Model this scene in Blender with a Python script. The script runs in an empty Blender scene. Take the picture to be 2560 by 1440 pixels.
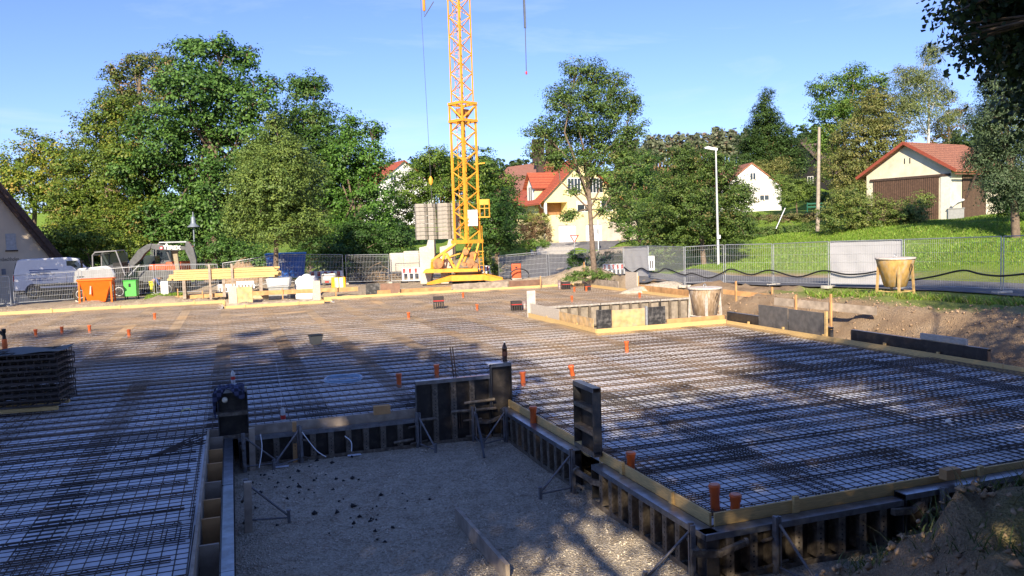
import bpy, math, random
import numpy as np
from mathutils import Vector, Matrix
random.seed(7)
RNG = np.random.default_rng(11)
R = math.radians
SC = bpy.context.scene
COL = SC.collection
# ------------------------------------------------------------------ camera
CAM_H = 3.3
FPX = 2000.0
YAW, PITCH, ROLL = R(19.26), R(3.977), R(-1.82)
_F = np.array([math.sin(YAW) * math.cos(PITCH), math.cos(YAW) * math.cos(PITCH), -math.sin(PITCH)])
_X0 = np.array([math.cos(YAW), -math.sin(YAW), 0.0])
_U0 = np.cross(_X0, _F)
CX = math.cos(ROLL) * _X0 + math.sin(ROLL) * _U0
CU = -math.sin(ROLL) * _X0 + math.cos(ROLL) * _U0
CF = _F
EYE = np.array([0, 0, CAM_H])
cam = bpy.data.cameras.new('camera')
cam.sensor_width = 36
cam.lens = 36 * FPX / 2560
cam.clip_end = 6000
camo = bpy.data.objects.new('camera', cam)
COL.objects.link(camo)
M = Matrix.Identity(4)
for i in range(3):
    M[i][0], M[i][1], M[i][2], M[i][3] = CX[i], CU[i], -CF[i], EYE[i]
camo.matrix_world = M
SC.camera = camo
# ------------------------------------------------------------------ light
SUN_EL, SUN_AZ = R(29), R(27)          # light travels towards +Y turned 27 deg to +X
TOSUN = np.array([-math.sin(SUN_AZ) * math.cos(SUN_EL), -math.cos(SUN_AZ) * math.cos(SUN_EL), math.sin(SUN_EL)])
W = bpy.data.worlds.new('World')
SC.world = W
W.use_nodes = True
nt = W.node_tree
bg = nt.nodes['Background']
sky = nt.nodes.new('ShaderNodeTexSky')
sky.sky_type = 'NISHITA'
sky.sun_disc = False
sky.sun_elevation = SUN_EL
sky.sun_rotation = math.atan2(TOSUN[0], TOSUN[1])
sky.altitude = 400
sky.air_density = 1.0
sky.dust_density = 0.3
sky.ozone_density = 2.5
# deepen the blue a little and lay thin cirrus veils over the dome
tint = nt.nodes.new('ShaderNodeMix'); tint.data_type = 'RGBA'; tint.blend_type = 'MULTIPLY'; tint.inputs['Factor'].default_value = 1
nt.links.new(sky.outputs[0], tint.inputs[6]); tint.inputs[7].default_value = (.74, .80, 1.22, 1)
wtc = nt.nodes.new('ShaderNodeTexCoord'); wmp = nt.nodes.new('ShaderNodeMapping'); wmp.inputs['Scale'].default_value = (1.2, 3.0, 9); wmp.inputs['Rotation'].default_value = (.15, .1, .5)
wnz = nt.nodes.new('ShaderNodeTexNoise'); wnz.inputs['Scale'].default_value = 1.6; wnz.inputs['Detail'].default_value = 7; wnz.inputs['Roughness'].default_value = .62; wnz.inputs['Distortion'].default_value = .6
wmr = nt.nodes.new('ShaderNodeMapRange'); wmr.inputs['From Min'].default_value = .52; wmr.inputs['From Max'].default_value = .85; wmr.inputs['To Max'].default_value = .42
wmx = nt.nodes.new('ShaderNodeMix'); wmx.data_type = 'RGBA'; wmx.inputs[7].default_value = (5.2, 6.0, 6.9, 1)
nt.links.new(wtc.outputs['Generated'], wmp.inputs[0]); nt.links.new(wmp.outputs[0], wnz.inputs['Vector']); nt.links.new(wnz.outputs['Fac'], wmr.inputs['Value'])
nt.links.new(wmr.outputs[0], wmx.inputs['Factor']); nt.links.new(tint.outputs[2], wmx.inputs[6])
nt.links.new(wmx.outputs[2], bg.inputs[0])
bg.inputs[1].default_value = 0.096
sl = bpy.data.lights.new('sun', 'SUN')
sl.energy = 5.0
sl.angle = R(0.5)
sl.color = (1.0, 0.86, 0.66)
so = bpy.data.objects.new('sun', sl)
COL.objects.link(so)
so.rotation_euler = Vector(-TOSUN).to_track_quat('-Z', 'Y').to_euler()
SC.view_settings.view_transform = 'Standard'
SC.view_settings.look = 'None'
SC.view_settings.exposure = 0.9
SC.view_settings.gamma = 1
# ------------------------------------------------------------------ pixel to place
def P(px, py, d):
    return EYE + d * (CF + CX * (px - 1280) / FPX - CU * (py - 720) / FPX)
def G(px, py, z=0.0):
    v = CF + CX * (px - 1280) / FPX - CU * (py - 720) / FPX
    return EYE + v * ((z - CAM_H) / v[2])
def YP(px, py, y):
    "point of the pixel ray on the upright plane Y = y"
    v = CF + CX * (px - 1280) / FPX - CU * (py - 720) / FPX
    return EYE + v * (y / v[1])
def XP(px, py, x):
    v = CF + CX * (px - 1280) / FPX - CU * (py - 720) / FPX
    return EYE + v * (x / v[0])
# ------------------------------------------------------------------ materials
MATS = {}
def mat(name, col, rough=0.7, metal=0.0, var=0.15, scale=6.0, bump=0.0, bscale=40.0, stain=None, stain_scale=1.5, stain_amt=0.5, spec=0.4, stretch=None):
    if name in MATS: return MATS[name]
    m = bpy.data.materials.new(name)
    m.use_nodes = True
    n = m.node_tree; b = n.nodes['Principled BSDF']
    b.inputs['Roughness'].default_value = rough
    b.inputs['Metallic'].default_value = metal
    b.inputs['Specular IOR Level'].default_value = spec
    tc = n.nodes.new('ShaderNodeTexCoord')
    src = tc.outputs['Object']
    if stretch:
        mp = n.nodes.new('ShaderNodeMapping'); mp.inputs['Scale'].default_value = stretch
        n.links.new(src, mp.inputs[0]); src = mp.outputs[0]
    nz = n.nodes.new('ShaderNodeTexNoise'); nz.inputs['Scale'].default_value = scale; nz.inputs['Detail'].default_value = 6
    n.links.new(src, nz.inputs['Vector'])
    mr = n.nodes.new('ShaderNodeMapRange')
    mr.inputs['From Min'].default_value = .3; mr.inputs['From Max'].default_value = .7
    mr.inputs['To Min'].default_value = 1 - var; mr.inputs['To Max'].default_value = 1 + var
    n.links.new(nz.outputs['Fac'], mr.inputs['Value'])
    mx = n.nodes.new('ShaderNodeVectorMath'); mx.operation = 'SCALE'
    mx.inputs[0].default_value = col[:3]
    n.links.new(mr.outputs[0], mx.inputs['Scale'])
    out = mx.outputs[0]
    if stain:
        n2 = n.nodes.new('ShaderNodeTexNoise'); n2.inputs['Scale'].default_value = stain_scale; n2.inputs['Detail'].default_value = 8; n2.inputs['Roughness'].default_value = .65
        n.links.new(src, n2.inputs['Vector'])
        m2 = n.nodes.new('ShaderNodeMapRange'); m2.inputs['From Min'].default_value = .48; m2.inputs['From Max'].default_value = .66
        m2.inputs['To Max'].default_value = stain_amt
        n.links.new(n2.outputs['Fac'], m2.inputs['Value'])
        mm = n.nodes.new('ShaderNodeMix'); mm.data_type = 'RGBA'
        n.links.new(m2.outputs[0], mm.inputs['Factor'])
        n.links.new(out, mm.inputs[6]); mm.inputs[7].default_value = (*stain, 1)
        out = mm.outputs[2]
    n.links.new(out, b.inputs['Base Color'])
    if bump:
        n3 = n.nodes.new('ShaderNodeTexNoise'); n3.inputs['Scale'].default_value = bscale; n3.inputs['Detail'].default_value = 5
        n.links.new(src, n3.inputs['Vector'])
        bp = n.nodes.new('ShaderNodeBump'); bp.inputs['Strength'].default_value = bump; bp.inputs['Distance'].default_value = .05
        n.links.new(n3.outputs['Fac'], bp.inputs['Height'])
        n.links.new(bp.outputs[0], b.inputs['Normal'])
    MATS[name] = m
    return m
def glass(name='window_glass', col=(.03, .04, .05)):
    return mat(name, col, rough=.08, var=.2, spec=.8)
def rows_mat(name, col, dark, period, axis='Z', width=.25, rough=.8, tile=None, var=.3):
    "courses (tiles, planks, slats) as dark joints repeating along one object axis"
    m = mat(name, col, rough=rough, var=var, scale=9)
    n = m.node_tree; b = n.nodes['Principled BSDF']
    old = b.inputs['Base Color'].links[0].from_socket
    tc = n.nodes.new('ShaderNodeTexCoord'); sp = n.nodes.new('ShaderNodeSeparateXYZ')
    n.links.new(tc.outputs['Object'], sp.inputs[0])
    fac = None
    for ax, per in ((axis, period),) + ((tile,) if tile else ()):
        md = n.nodes.new('ShaderNodeMath'); md.operation = 'DIVIDE'; md.inputs[1].default_value = per
        n.links.new(sp.outputs[ax], md.inputs[0])
        fr = n.nodes.new('ShaderNodeMath'); fr.operation = 'FRACT'; n.links.new(md.outputs[0], fr.inputs[0])
        lt = n.nodes.new('ShaderNodeMath'); lt.operation = 'LESS_THAN'; lt.inputs[1].default_value = width
        n.links.new(fr.outputs[0], lt.inputs[0])
        if fac is None: fac = lt.outputs[0]
        else:
            ad = n.nodes.new('ShaderNodeMath'); ad.operation = 'MAXIMUM'
            n.links.new(fac, ad.inputs[0]); n.links.new(lt.outputs[0], ad.inputs[1]); fac = ad.outputs[0]
    mm = n.nodes.new('ShaderNodeMix'); mm.data_type = 'RGBA'
    n.links.new(fac, mm.inputs['Factor']); n.links.new(old, mm.inputs[6]); mm.inputs[7].default_value = (*dark, 1)
    n.links.new(mm.outputs[2], b.inputs['Base Color'])
    return m
# ------------------------------------------------------------------ mesh builder
def v3(a): return np.array(a, float)
class MB:
    def __init__(s, origin=(0, 0, 0)):
        s.v = []; s.f = []; s.o = v3(origin); s.mi = []; s.cur = 0; s.smooth = []
    def add(s, vs, fs, smooth=False):
        k = len(s.v)
        s.v.extend([tuple(v3(a) - s.o) for a in vs])
        for f in fs:
            s.f.append([i + k for i in f]); s.mi.append(s.cur); s.smooth.append(smooth)
        return s
    def hexa(s, c):
        return s.add(c, [(0, 3, 2, 1), (4, 5, 6, 7), (0, 1, 5, 4), (1, 2, 6, 5), (2, 3, 7, 6), (3, 0, 4, 7)])
    def box(s, a, b):
        x0, y0, z0 = np.minimum(a, b); x1, y1, z1 = np.maximum(a, b)
        return s.hexa([(x0, y0, z0), (x1, y0, z0), (x1, y1, z0), (x0, y1, z0), (x0, y0, z1), (x1, y0, z1), (x1, y1, z1), (x0, y1, z1)])
    def beam(s, p, q, w, h, up=(0, 0, 1)):
        p, q, up = v3(p), v3(q), v3(up)
        d = q - p; d /= np.linalg.norm(d) + 1e-12
        if abs(d @ up) > .99: up = v3((0, 1, 0))
        a = np.cross(d, up); a /= np.linalg.norm(a); b = np.cross(a, d)
        a = a * w / 2; b = b * h / 2
        return s.hexa([p - a - b, p + a - b, p + a + b, p - a + b, q - a - b, q + a - b, q + a + b, q - a + b])
    def tube(s, pts, r, n=8, cap=True):
        pts = [v3(p) for p in pts]
        rs = r if hasattr(r, '__len__') else [r] * len(pts)
        vs = []; fs = []
        ref = None
        for i, p in enumerate(pts):
            d = (pts[min(i + 1, len(pts) - 1)] - pts[max(i - 1, 0)]); d = d / (np.linalg.norm(d) + 1e-12)
            if ref is None: ref = v3((0, 0, 1)) if abs(d[2]) < .9 else v3((1, 0, 0))
            a = np.cross(d, ref); a /= np.linalg.norm(a) + 1e-12; b = np.cross(a, d); ref = b
            for k in range(n):
                t = 2 * math.pi * k / n
                vs.append(p + rs[i] * (math.cos(t) * a + math.sin(t) * b))
        for i in range(len(pts) - 1):
            for k in range(n):
                fs.append((i * n + k, i * n + (k + 1) % n, (i + 1) * n + (k + 1) % n, (i + 1) * n + k))
        s.add(vs, fs, True)
        if cap:
            s.add(vs[:n], [tuple(range(n))]); s.add(vs[-n:], [tuple(range(n))[::-1]])
        return s
    def lathe(s, prof, c=(0, 0, 0), n=20, sx=1, sy=1, axis='z'):
        c = v3(c); vs = []; fs = []
        for r, z in prof:
            for k in range(n):
                t = 2 * math.pi * k / n
                l = (r * sx * math.cos(t), r * sy * math.sin(t), z)
                if axis == 'y': l = (l[0], l[2], l[1])
                if axis == 'x': l = (l[2], l[0], l[1])
                vs.append(c + v3(l))
        for i in range(len(prof) - 1):
            for k in range(n):
                fs.append((i * n + k, i * n + (k + 1) % n, (i + 1) * n + (k + 1) % n, (i + 1) * n + k))
        s.add(vs, fs, True)
        s.add(vs[:n], [tuple(range(n))[::-1]]); s.add(vs[-n:], [tuple(range(n))])
        return s
    def prism(s, poly, ext):
        n = len(poly); ext = v3(ext)
        vs = [v3(p) for p in poly] + [v3(p) + ext for p in poly]
        return s.add(vs, [tuple(range(n))[::-1], tuple(range(n, 2 * n))] + [(i, (i + 1) % n, n + (i + 1) % n, n + i) for i in range(n)])
    def sheet(s, grid, smooth=True):
        "grid: list of rows of points"
        r, c = len(grid), len(grid[0])
        return s.add([p for row in grid for p in row], [(i * c + j, i * c + j + 1, (i + 1) * c + j + 1, (i + 1) * c + j) for i in range(r - 1) for j in range(c - 1)], smooth)
    def build(s, name, m, parent=None, loc=None, bevel=0):
        me = bpy.data.meshes.new(name)
        me.from_pydata(s.v, [], s.f)
        ms = m if isinstance(m, (list, tuple)) else [m]
        for a in ms: me.materials.append(a)
        me.polygons.foreach_set('material_index', s.mi)
        me.polygons.foreach_set('use_smooth', s.smooth)
        me.update()
        o = bpy.data.objects.new(name, me); COL.objects.link(o)
        if parent is not None: o.parent = parent
        if loc is not None: o.location = loc
        if bevel:
            bv = o.modifiers.new('bevel', 'BEVEL'); bv.width = bevel; bv.segments = 2; bv.limit_method = 'ANGLE'
        return o
def tag(o, label=None, cat=None, group=None, kind=None):
    if label: o['label'] = label
    if cat: o['category'] = cat
    if group: o['group'] = group
    if kind: o['kind'] = kind
    return o
def thing(name, label, cat, loc=(0, 0, 0), rotz=0.0, group=None):
    o = bpy.data.objects.new(name, None); COL.objects.link(o)
    o.location = tuple(loc); o.rotation_euler = (0, 0, rotz); o.empty_display_size = .2
    return tag(o, label, cat, group)
def copy_tree(o, parent=None):
    c = o.copy(); COL.objects.link(c)
    if parent is not None: c.parent = parent
    for ch in list(o.children): copy_tree(ch, c)
    return c
def dup(o, loc, rotz=None, label=None, group=None):
    c = copy_tree(o); c.location = tuple(loc)
    if rotz is not None: c.rotation_euler = (0, 0, rotz)
    if label: c['label'] = label
    if group: c['group'] = group
    return c
def text_mesh(name, body, size, m, parent, loc, rot, depth=.01, align='LEFT', sx=1.0, bold=0.0):
    cu = bpy.data.curves.new(name, 'FONT'); cu.body = body; cu.size = size; cu.extrude = depth; cu.align_x = align; cu.offset = bold
    t = bpy.data.objects.new(name, cu); COL.objects.link(t)
    dg = bpy.context.evaluated_depsgraph_get()
    me = bpy.data.meshes.new_from_object(t.evaluated_get(dg))
    bpy.data.objects.remove(t)
    me.materials.clear(); me.materials.append(m)
    o = bpy.data.objects.new(name, me); COL.objects.link(o)
    o.parent = parent; o.location = loc; o.rotation_euler = rot; o.scale = (sx, 1, 1)
    return o
# common materials
WOOD_Y = mat('yellow_spruce_board', (.62, .42, .17), rough=.7, var=.25, scale=3, stretch=(3, 3, 30), stain=(.35, .22, .09), stain_amt=.35)
WOOD_O = mat('orange_fir_plank', (.52, .29, .12), rough=.75, var=.25, scale=4, stain=(.3, .17, .08), stain_amt=.4)
WOOD_G = mat('weathered_grey_plank', (.38, .31, .24), rough=.8, var=.3, scale=5, stain=(.15, .12, .09))
PLY_DK = mat('dark_film_plywood', (.026, .022, .02), rough=.45, var=.4, scale=3, stain=(.10, .085, .07), stain_amt=.5, stain_scale=5)
PLY_BR = mat('brown_film_plywood', (.20, .11, .07), rough=.6, var=.25, scale=4, stain=(.3, .2, .14), stain_amt=.4)
PLY_YE = mat('bare_plywood', (.55, .36, .16), rough=.7, var=.3, scale=5, stain=(.4, .34, .27), stain_amt=.6, stain_scale=4)
STEEL_DK = mat('dark_formwork_steel', (.028, .03, .034), rough=.38, metal=.0, var=.3, scale=6, stain=(.12, .10, .08), stain_amt=.55, stain_scale=7, spec=.9)
STEEL_TOP = mat('worn_steel_flange', (.30, .32, .36), rough=.3, metal=.8, var=.3, scale=8, stain=(.17, .16, .15), stain_amt=.6, stain_scale=5, spec=.9)
STEEL_RIB = mat('cement_spattered_rib', (.115, .092, .068), rough=.6, var=.4, scale=12, stain=(.28, .24, .19), stain_amt=.6, stain_scale=14)
GALV = mat('galvanised_steel', (.42, .44, .46), rough=.42, metal=.5, var=.2, scale=10)
PROP = mat('grey_steel_prop', (.19, .19, .20), rough=.5, metal=.3, var=.3, scale=14, stain=(.2, .13, .08), stain_amt=.5, stain_scale=10)
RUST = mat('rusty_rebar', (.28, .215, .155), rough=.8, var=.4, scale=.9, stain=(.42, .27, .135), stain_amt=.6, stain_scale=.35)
REBAR_MID = mat('medium_rebar', (.17, .125, .09), rough=.75, var=.45, scale=.9, stain=(.30, .19, .10), stain_amt=.6, stain_scale=.5)
STEEL_BAR = mat('dark_rebar', (.075, .06, .05), rough=.6, var=.4, scale=1.2, stain=(.19, .12, .07), stain_amt=.6, stain_scale=.6)
RUST_DK = mat('dark_spacer_steel', (.06, .042, .032), rough=.8, var=.4, scale=3, stain=(.18, .09, .04), stain_amt=.5, stain_scale=.6)
ORANGE = mat('orange_drain_plastic', (.68, .135, .03), rough=.38, var=.12, scale=5)
CONC = mat('pale_concrete', (.52, .49, .42), rough=.85, var=.2, scale=2.5, bump=.25, bscale=12, stain=(.30, .27, .22), stain_amt=.6, stain_scale=1.2)
BLACK = mat('black_plastic', (.012, .012, .013), rough=.5, var=.3)
RUBBER = mat('tyre_rubber', (.03, .029, .027), rough=.85, var=.35, scale=12, stain=(.2, .17, .13), stain_amt=.6, stain_scale=5)
WHITE = mat('white_paint', (.78, .78, .77), rough=.5, var=.05)
REDP = mat('red_paint', (.42, .025, .02), rough=.5, var=.15)
# ------------------------------------------------------------------ ground
CTRL = []   # (x, y, z)
def cp(px, py, d):
    p = P(px, py, d); CTRL.append(tuple(p)); return p
FENCE_R = [(1560, 697, 51), (1712, 715, 41), (1812, 712, 40), (1933, 715, 38), (2073, 720, 34.5), (2258, 724, 32), (2505, 735, 27.8)]
for a in FENCE_R: cp(*a)
for a in [(36, 769, 50), (383, 735, 54), (860, 712, 56), (1247, 707, 58), (1175, 708, 52), (1380, 605, 98), (1470, 603, 98), (1560, 602, 99),
          (1900, 527, 97), (2200, 553, 58), (2370, 552, 55), (2520, 537, 54), (2046, 582, 60), (1796, 663, 49), (1650, 684, 53), (1320, 690, 66), (1400, 652, 92),
          (150, 753, 49), (60, 762, 55), (300, 745, 47), (520, 735, 52), (1900, 600, 66), (2100, 620, 46), (2400, 560, 47), (2555, 600, 38), (2560, 535, 50),
          (1480, 668, 50), (1300, 640, 82), (1700, 430, 260), (2000, 440, 140), (2250, 480, 110), (2500, 470, 100), (1500, 480, 200), (700, 650, 80), (300, 660, 80),
          (1000, 640, 90), (0, 640, 90), (1100, 560, 160), (600, 580, 160), (100, 590, 160), (1700, 575, 100), (1640, 612, 74), (2560, 1190, 7.6), (2400, 1300, 7), (2220, 1425, 6.3), (2620, 1300, 6.5), (718, 697, 54), (615, 705, 57), (196, 752, 48), (345, 745, 53), (1292, 699, 50), (1007, 707, 54), (1188, 700, 56), (776, 716, 54.5), (1508, 699, 54.5), (829, 724, 48), (700, 747, 45), (765, 747, 46), (245, 756, 44), (330, 749, 45), (413, 738, 46), (803, 714, 51), (1437, 668, 66), (1478, 690, 47), (930, 706, 58.5)]: cp(*a)
CTRL += [(0, 0, 1.55), (-6, 1, 1.3), (3, 2, 1.3), (6, 1, .9), (10, 2, 1.1), (14, 6, .9), (19, 14, .75), (-15, 5, .9), (-22, 20, .3), (-20, 38, 0), (0, -12, 2), (20, -10, 1.8), (17.5, 9, .8), (19, 19, .6), (-30, -10, 1),
         (24, 22, .6), (22, 34, .5), (-300, 300, 5), (0, 500, 30), (300, 500, 45), (500, 250, 40), (-500, 0, 5), (500, -200, 20), (0, -500, 5), (-600, 600, 15), (0, 1400, 45), (1400, 1400, 60), (1400, 0, 50), (-1400, 0, 20), (0, -1400, 10), (-1400, 1400, 30), (1400, -1400, 20), (-1400, -1400, 20)]
CT = np.array(CTRL)
ROADR = [(2900, 740, 24), (2560, 728, 29.3), (2280, 713, 34), (2073, 706, 37), (1933, 703, 40.6), (1812, 703, 42.6), (1712, 703, 44.2), (1600, 697, 50), (1450, 694, 57), (1330, 690, 62), (1200, 690, 66)]
PIT = np.array([(-18, 9), (-9, 6.0), (4.2, 5.6), (5.2, 6.9), (10, 7.0), (16.7, 7.2), (17.0, 20), (17.5, 29), (20.6, 30), (20.8, 44.7), (4.3, 44.7), (4.25, 42.6), (-.25, 42.6), (-.3, 46.45), (-18, 46.45)], float)
def poly_dist(x, y, poly):
    "signed distance, negative inside (numpy arrays)"
    d = np.full(x.shape, 1e9); ins = np.zeros(x.shape, bool)
    n = len(poly)
    for i in range(n):
        ax, ay = poly[i]; bx, by = poly[(i + 1) % n]
        ex, ey = bx - ax, by - ay
        t = np.clip(((x - ax) * ex + (y - ay) * ey) / (ex * ex + ey * ey), 0, 1)
        d = np.minimum(d, np.hypot(x - ax - t * ex, y - ay - t * ey))
        c = ((ay > y) != (by > y)) & (x < (bx - ax) * (y - ay) / (by - ay + 1e-12) + ax)
        ins ^= c
    return np.where(ins, -d, d)
def sstep(t):
    t = np.clip(t, 0, 1); return t * t * (3 - 2 * t)
def wob(x, y, s=1.0):
    return (np.sin(x * 1.7 * s + 1.3) * np.cos(y * 1.3 * s + .4) + .5 * np.sin(x * 3.9 * s + y * 2.7 * s) + .35 * np.sin(x * 8.3 * s - y * 6.1 * s + 1) + .25 * np.cos(x * 15.1 * s + y * 13.7 * s))
def T(x, y):
    x = np.asarray(x, float); y = np.asarray(y, float)
    shp = x.shape; x = x.ravel(); y = y.ravel()
    d2 = (x[:, None] - CT[:, 0]) ** 2 + (y[:, None] - CT[:, 1]) ** 2 + .5
    w = d2 ** -1.8
    z = (w * CT[:, 2]).sum(1) / w.sum(1)
    d = poly_dist(x, y, PIT)
    # heap of dug soil at the near right
    z = z + .12 * np.exp(-((x - 6.6) ** 2 / 1.6 + (y - 5.6) ** 2 / 1.1))
    wd = np.where((x > 15) & (y < 30), 2.6, np.where(y < 10, 1.9, np.where(y > 41, .5, 1.2)))
    k = sstep(d / wd)
    bank = (d > -.3) & (d < wd + 1.5)
    z = -.65 * (1 - k) + z * k
    z = z + np.where(bank, .09 * wob(x, y) + .07 * np.abs(np.sin(x * 5.1 + y * 3.3)) * np.cos(y * 4.7), 0) * np.where(d > 0, 1, .3)
    z = z + np.where(d < 0, .012 * wob(x * 1.9, y * 1.9), 0)
    mnd = (x > 4) & (x < 14) & (y > 1.5) & (y < 8) & (d > 0)
    z = z + np.where(mnd, .10 * np.sin(x * 4.3 + 1) * np.sin(y * 5.1) + .07 * np.sin(x * 9.7 + y * 8.3), 0)
    return z.reshape(shp)
def tz(x, y): return float(T(np.array([x]), np.array([y]))[0])
def axis_pts(lo, hi, step, far, grow=1.13):
    a = list(np.arange(lo, hi + step / 2, step))
    s = step; p = a[-1]; up = []
    while p < far: s *= grow; p += s; up.append(p)
    s = step; p = a[0]; dn = []
    while p > -far: s *= grow; p -= s; dn.append(p)
    return np.array(dn[::-1] + a + up)
def numpy_mesh(name, verts, faces, m, parent=None, smooth=False, cols=None, loc=None):
    "faces: (n,4) or (n,3) int array"
    me = bpy.data.meshes.new(name)
    n = len(faces); k = faces.shape[1]
    me.vertices.add(len(verts)); me.vertices.foreach_set('co', np.ascontiguousarray(verts, np.float32).ravel())
    me.loops.add(n * k); me.loops.foreach_set('vertex_index', np.ascontiguousarray(faces, np.int32).ravel())
    me.polygons.add(n); me.polygons.foreach_set('loop_start', np.arange(0, n * k, k, dtype=np.int32))
    me.polygons.foreach_set('loop_total', np.full(n, k, np.int32))
    if smooth: me.polygons.foreach_set('use_smooth', np.ones(n, bool))
    if cols is not None:
        for nm, c in cols.items():
            at = me.attributes.new(nm, 'FLOAT_COLOR', 'POINT')
            at.data.foreach_set('color', np.ascontiguousarray(c, np.float32).ravel())
    me.materials.append(m); me.update(calc_edges=True); me.validate()
    o = bpy.data.objects.new(name, me); COL.objects.link(o)
    if parent is not None: o.parent = parent
    if loc is not None: o.location = loc
    return o
def ground_material():
    m = bpy.data.materials.new('ground'); m.use_nodes = True
    n = m.node_tree; b = n.nodes['Principled BSDF']; b.inputs['Roughness'].default_value = .95; b.inputs['Specular IOR Level'].default_value = .15
    tc = n.nodes.new('ShaderNodeTexCoord')
    at = n.nodes.new('ShaderNodeAttribute'); at.attribute_name = 'zone'
    def noise(s, det=8, rg=.6):
        a = n.nodes.new('ShaderNodeTexNoise'); a.inputs['Scale'].default_value = s; a.inputs['Detail'].default_value = det; a.inputs['Roughness'].default_value = rg
        n.links.new(tc.outputs['Object'], a.inputs['Vector']); return a
    def ramp(src, cols):
        r = n.nodes.new('ShaderNodeValToRGB'); e = r.color_ramp.elements
        e[0].position, e[0].color = cols[0][0], (*cols[0][1], 1); e[1].position, e[1].color = cols[-1][0], (*cols[-1][1], 1)
        for p, c in cols[1:-1]:
            q = e.new(p); q.color = (*c, 1)
        n.links.new(src, r.inputs[0]); return r.outputs[0]
    def mix(f, a, c):
        x = n.nodes.new('ShaderNodeMix'); x.data_type = 'RGBA'; n.links.new(f, x.inputs['Factor']); n.links.new(a, x.inputs[6]); n.links.new(c, x.inputs[7]); return x.outputs[2]
    dirt = mix(noise(18, 10, .7).outputs['Fac'], ramp(noise(.8).outputs['Fac'], [(.3, (.28, .185, .11)), (.5, (.47, .33, .20)), (.7, (.62, .47, .31))]), ramp(noise(45).outputs['Fac'], [(.35, (.15, .10, .06)), (.65, (.42, .31, .20))]))
    vo = n.nodes.new('ShaderNodeTexVoronoi'); vo.inputs['Scale'].default_value = 34; n.links.new(tc.outputs['Object'], vo.inputs['Vector'])
    gr1 = ramp(vo.outputs['Color'], [(.1, (.25, .21, .155)), (.5, (.55, .475, .365)), (.9, (.78, .70, .57))])
    gravel = mix(noise(.7, 9, .72).outputs['Fac'], gr1, ramp(noise(4, 10, .7).outputs['Fac'], [(.35, (.29, .21, .13)), (.6, (.62, .53, .39))]))
    grass = ramp(noise(7, 10, .75).outputs['Fac'], [(.3, (.10, .17, .02)), (.5, (.18, .29, .035)), (.7, (.28, .35, .07))])
    sp = n.nodes.new('ShaderNodeSeparateColor'); n.links.new(at.outputs['Color'], sp.inputs[0])
    c = mix(sp.outputs[0], dirt, gravel)
    c = mix(sp.outputs[1], c, grass)
    n.links.new(c, b.inputs['Base Color'])
    bp = n.nodes.new('ShaderNodeBump'); bp.inputs['Strength'].default_value = .9; bp.inputs['Distance'].default_value = .05
    add = n.nodes.new('ShaderNodeMath'); add.operation = 'ADD'
    n.links.new(vo.outputs['Distance'], add.inputs[0]); n.links.new(noise(60, 6).outputs['Fac'], add.inputs[1])
    n.links.new(add.outputs[0], bp.inputs['Height']); n.links.new(bp.outputs[0], b.inputs['Normal'])
    return m
for a in ROADR: CTRL.append(tuple(P(*a)))
CT = np.array(CTRL)
gx = axis_pts(-24, 30, .3, 2600); gy = axis_pts(-1, 60, .3, 2600)
XX, YY = np.meshgrid(gx, gy)
ZZ = np.concatenate([T(XX[i:i + 20], YY[i:i + 20]) for i in range(0, len(gy), 20)])
FR = np.array([P(*a)[:2] for a in FENCE_R])
# the lawn lies beyond the road on the right
LAWN = np.array([tuple(P(px, py, d)[:2]) for px, py, d in [(1640, 683, 50.5), (1796, 684, 46.5), (1950, 687, 44), (2100, 689, 41), (2300, 691, 37.5), (2700, 699, 32), (3200, 640, 40), (2900, 500, 70), (2500, 520, 70), (2200, 520, 90), (1900, 500, 130), (1700, 560, 110), (1590, 605, 90), (1560, 650, 60)]])
dl = poly_dist(XX, YY, LAWN)
far = poly_dist(XX, YY, np.array([(-30, -20), (40, -20), (60, 40), (42, 75), (25, 78), (-5, 66), (-35, 60)], float))
dpit = poly_dist(XX, YY, PIT)
grassm = np.maximum(sstep((.5 - dl) / 1.0), sstep(far / 4))
# weedy edge of the bank and the rise by the camera
grassm = np.maximum(grassm, .75 * sstep((dpit - 2.4) / 1.2) * ((XX > 15) & (YY < 29) & (YY > 3)) )
grassm = np.maximum(grassm, .7 * sstep((dpit - 1.4) / 1.2) * ((YY < 8)))
gravm = sstep((.3 - dpit) / .5) * 1.0
gravm = np.maximum(gravm, sstep((YY - 38) / 6) * .65)
zone = np.stack([gravm, grassm, 0 * gravm, 0 * gravm + 1], -1).reshape(-1, 4)
ny, nx = XX.shape
ii = np.arange(ny * nx).reshape(ny, nx)
GF = np.stack([ii[:-1, :-1], ii[:-1, 1:], ii[1:, 1:], ii[1:, :-1]], -1).reshape(-1, 4)
tag(numpy_mesh('ground', np.stack([XX, YY, ZZ], -1).reshape(-1, 3), GF, ground_material(), smooth=True, cols={'zone': zone}), kind='structure')
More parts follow.
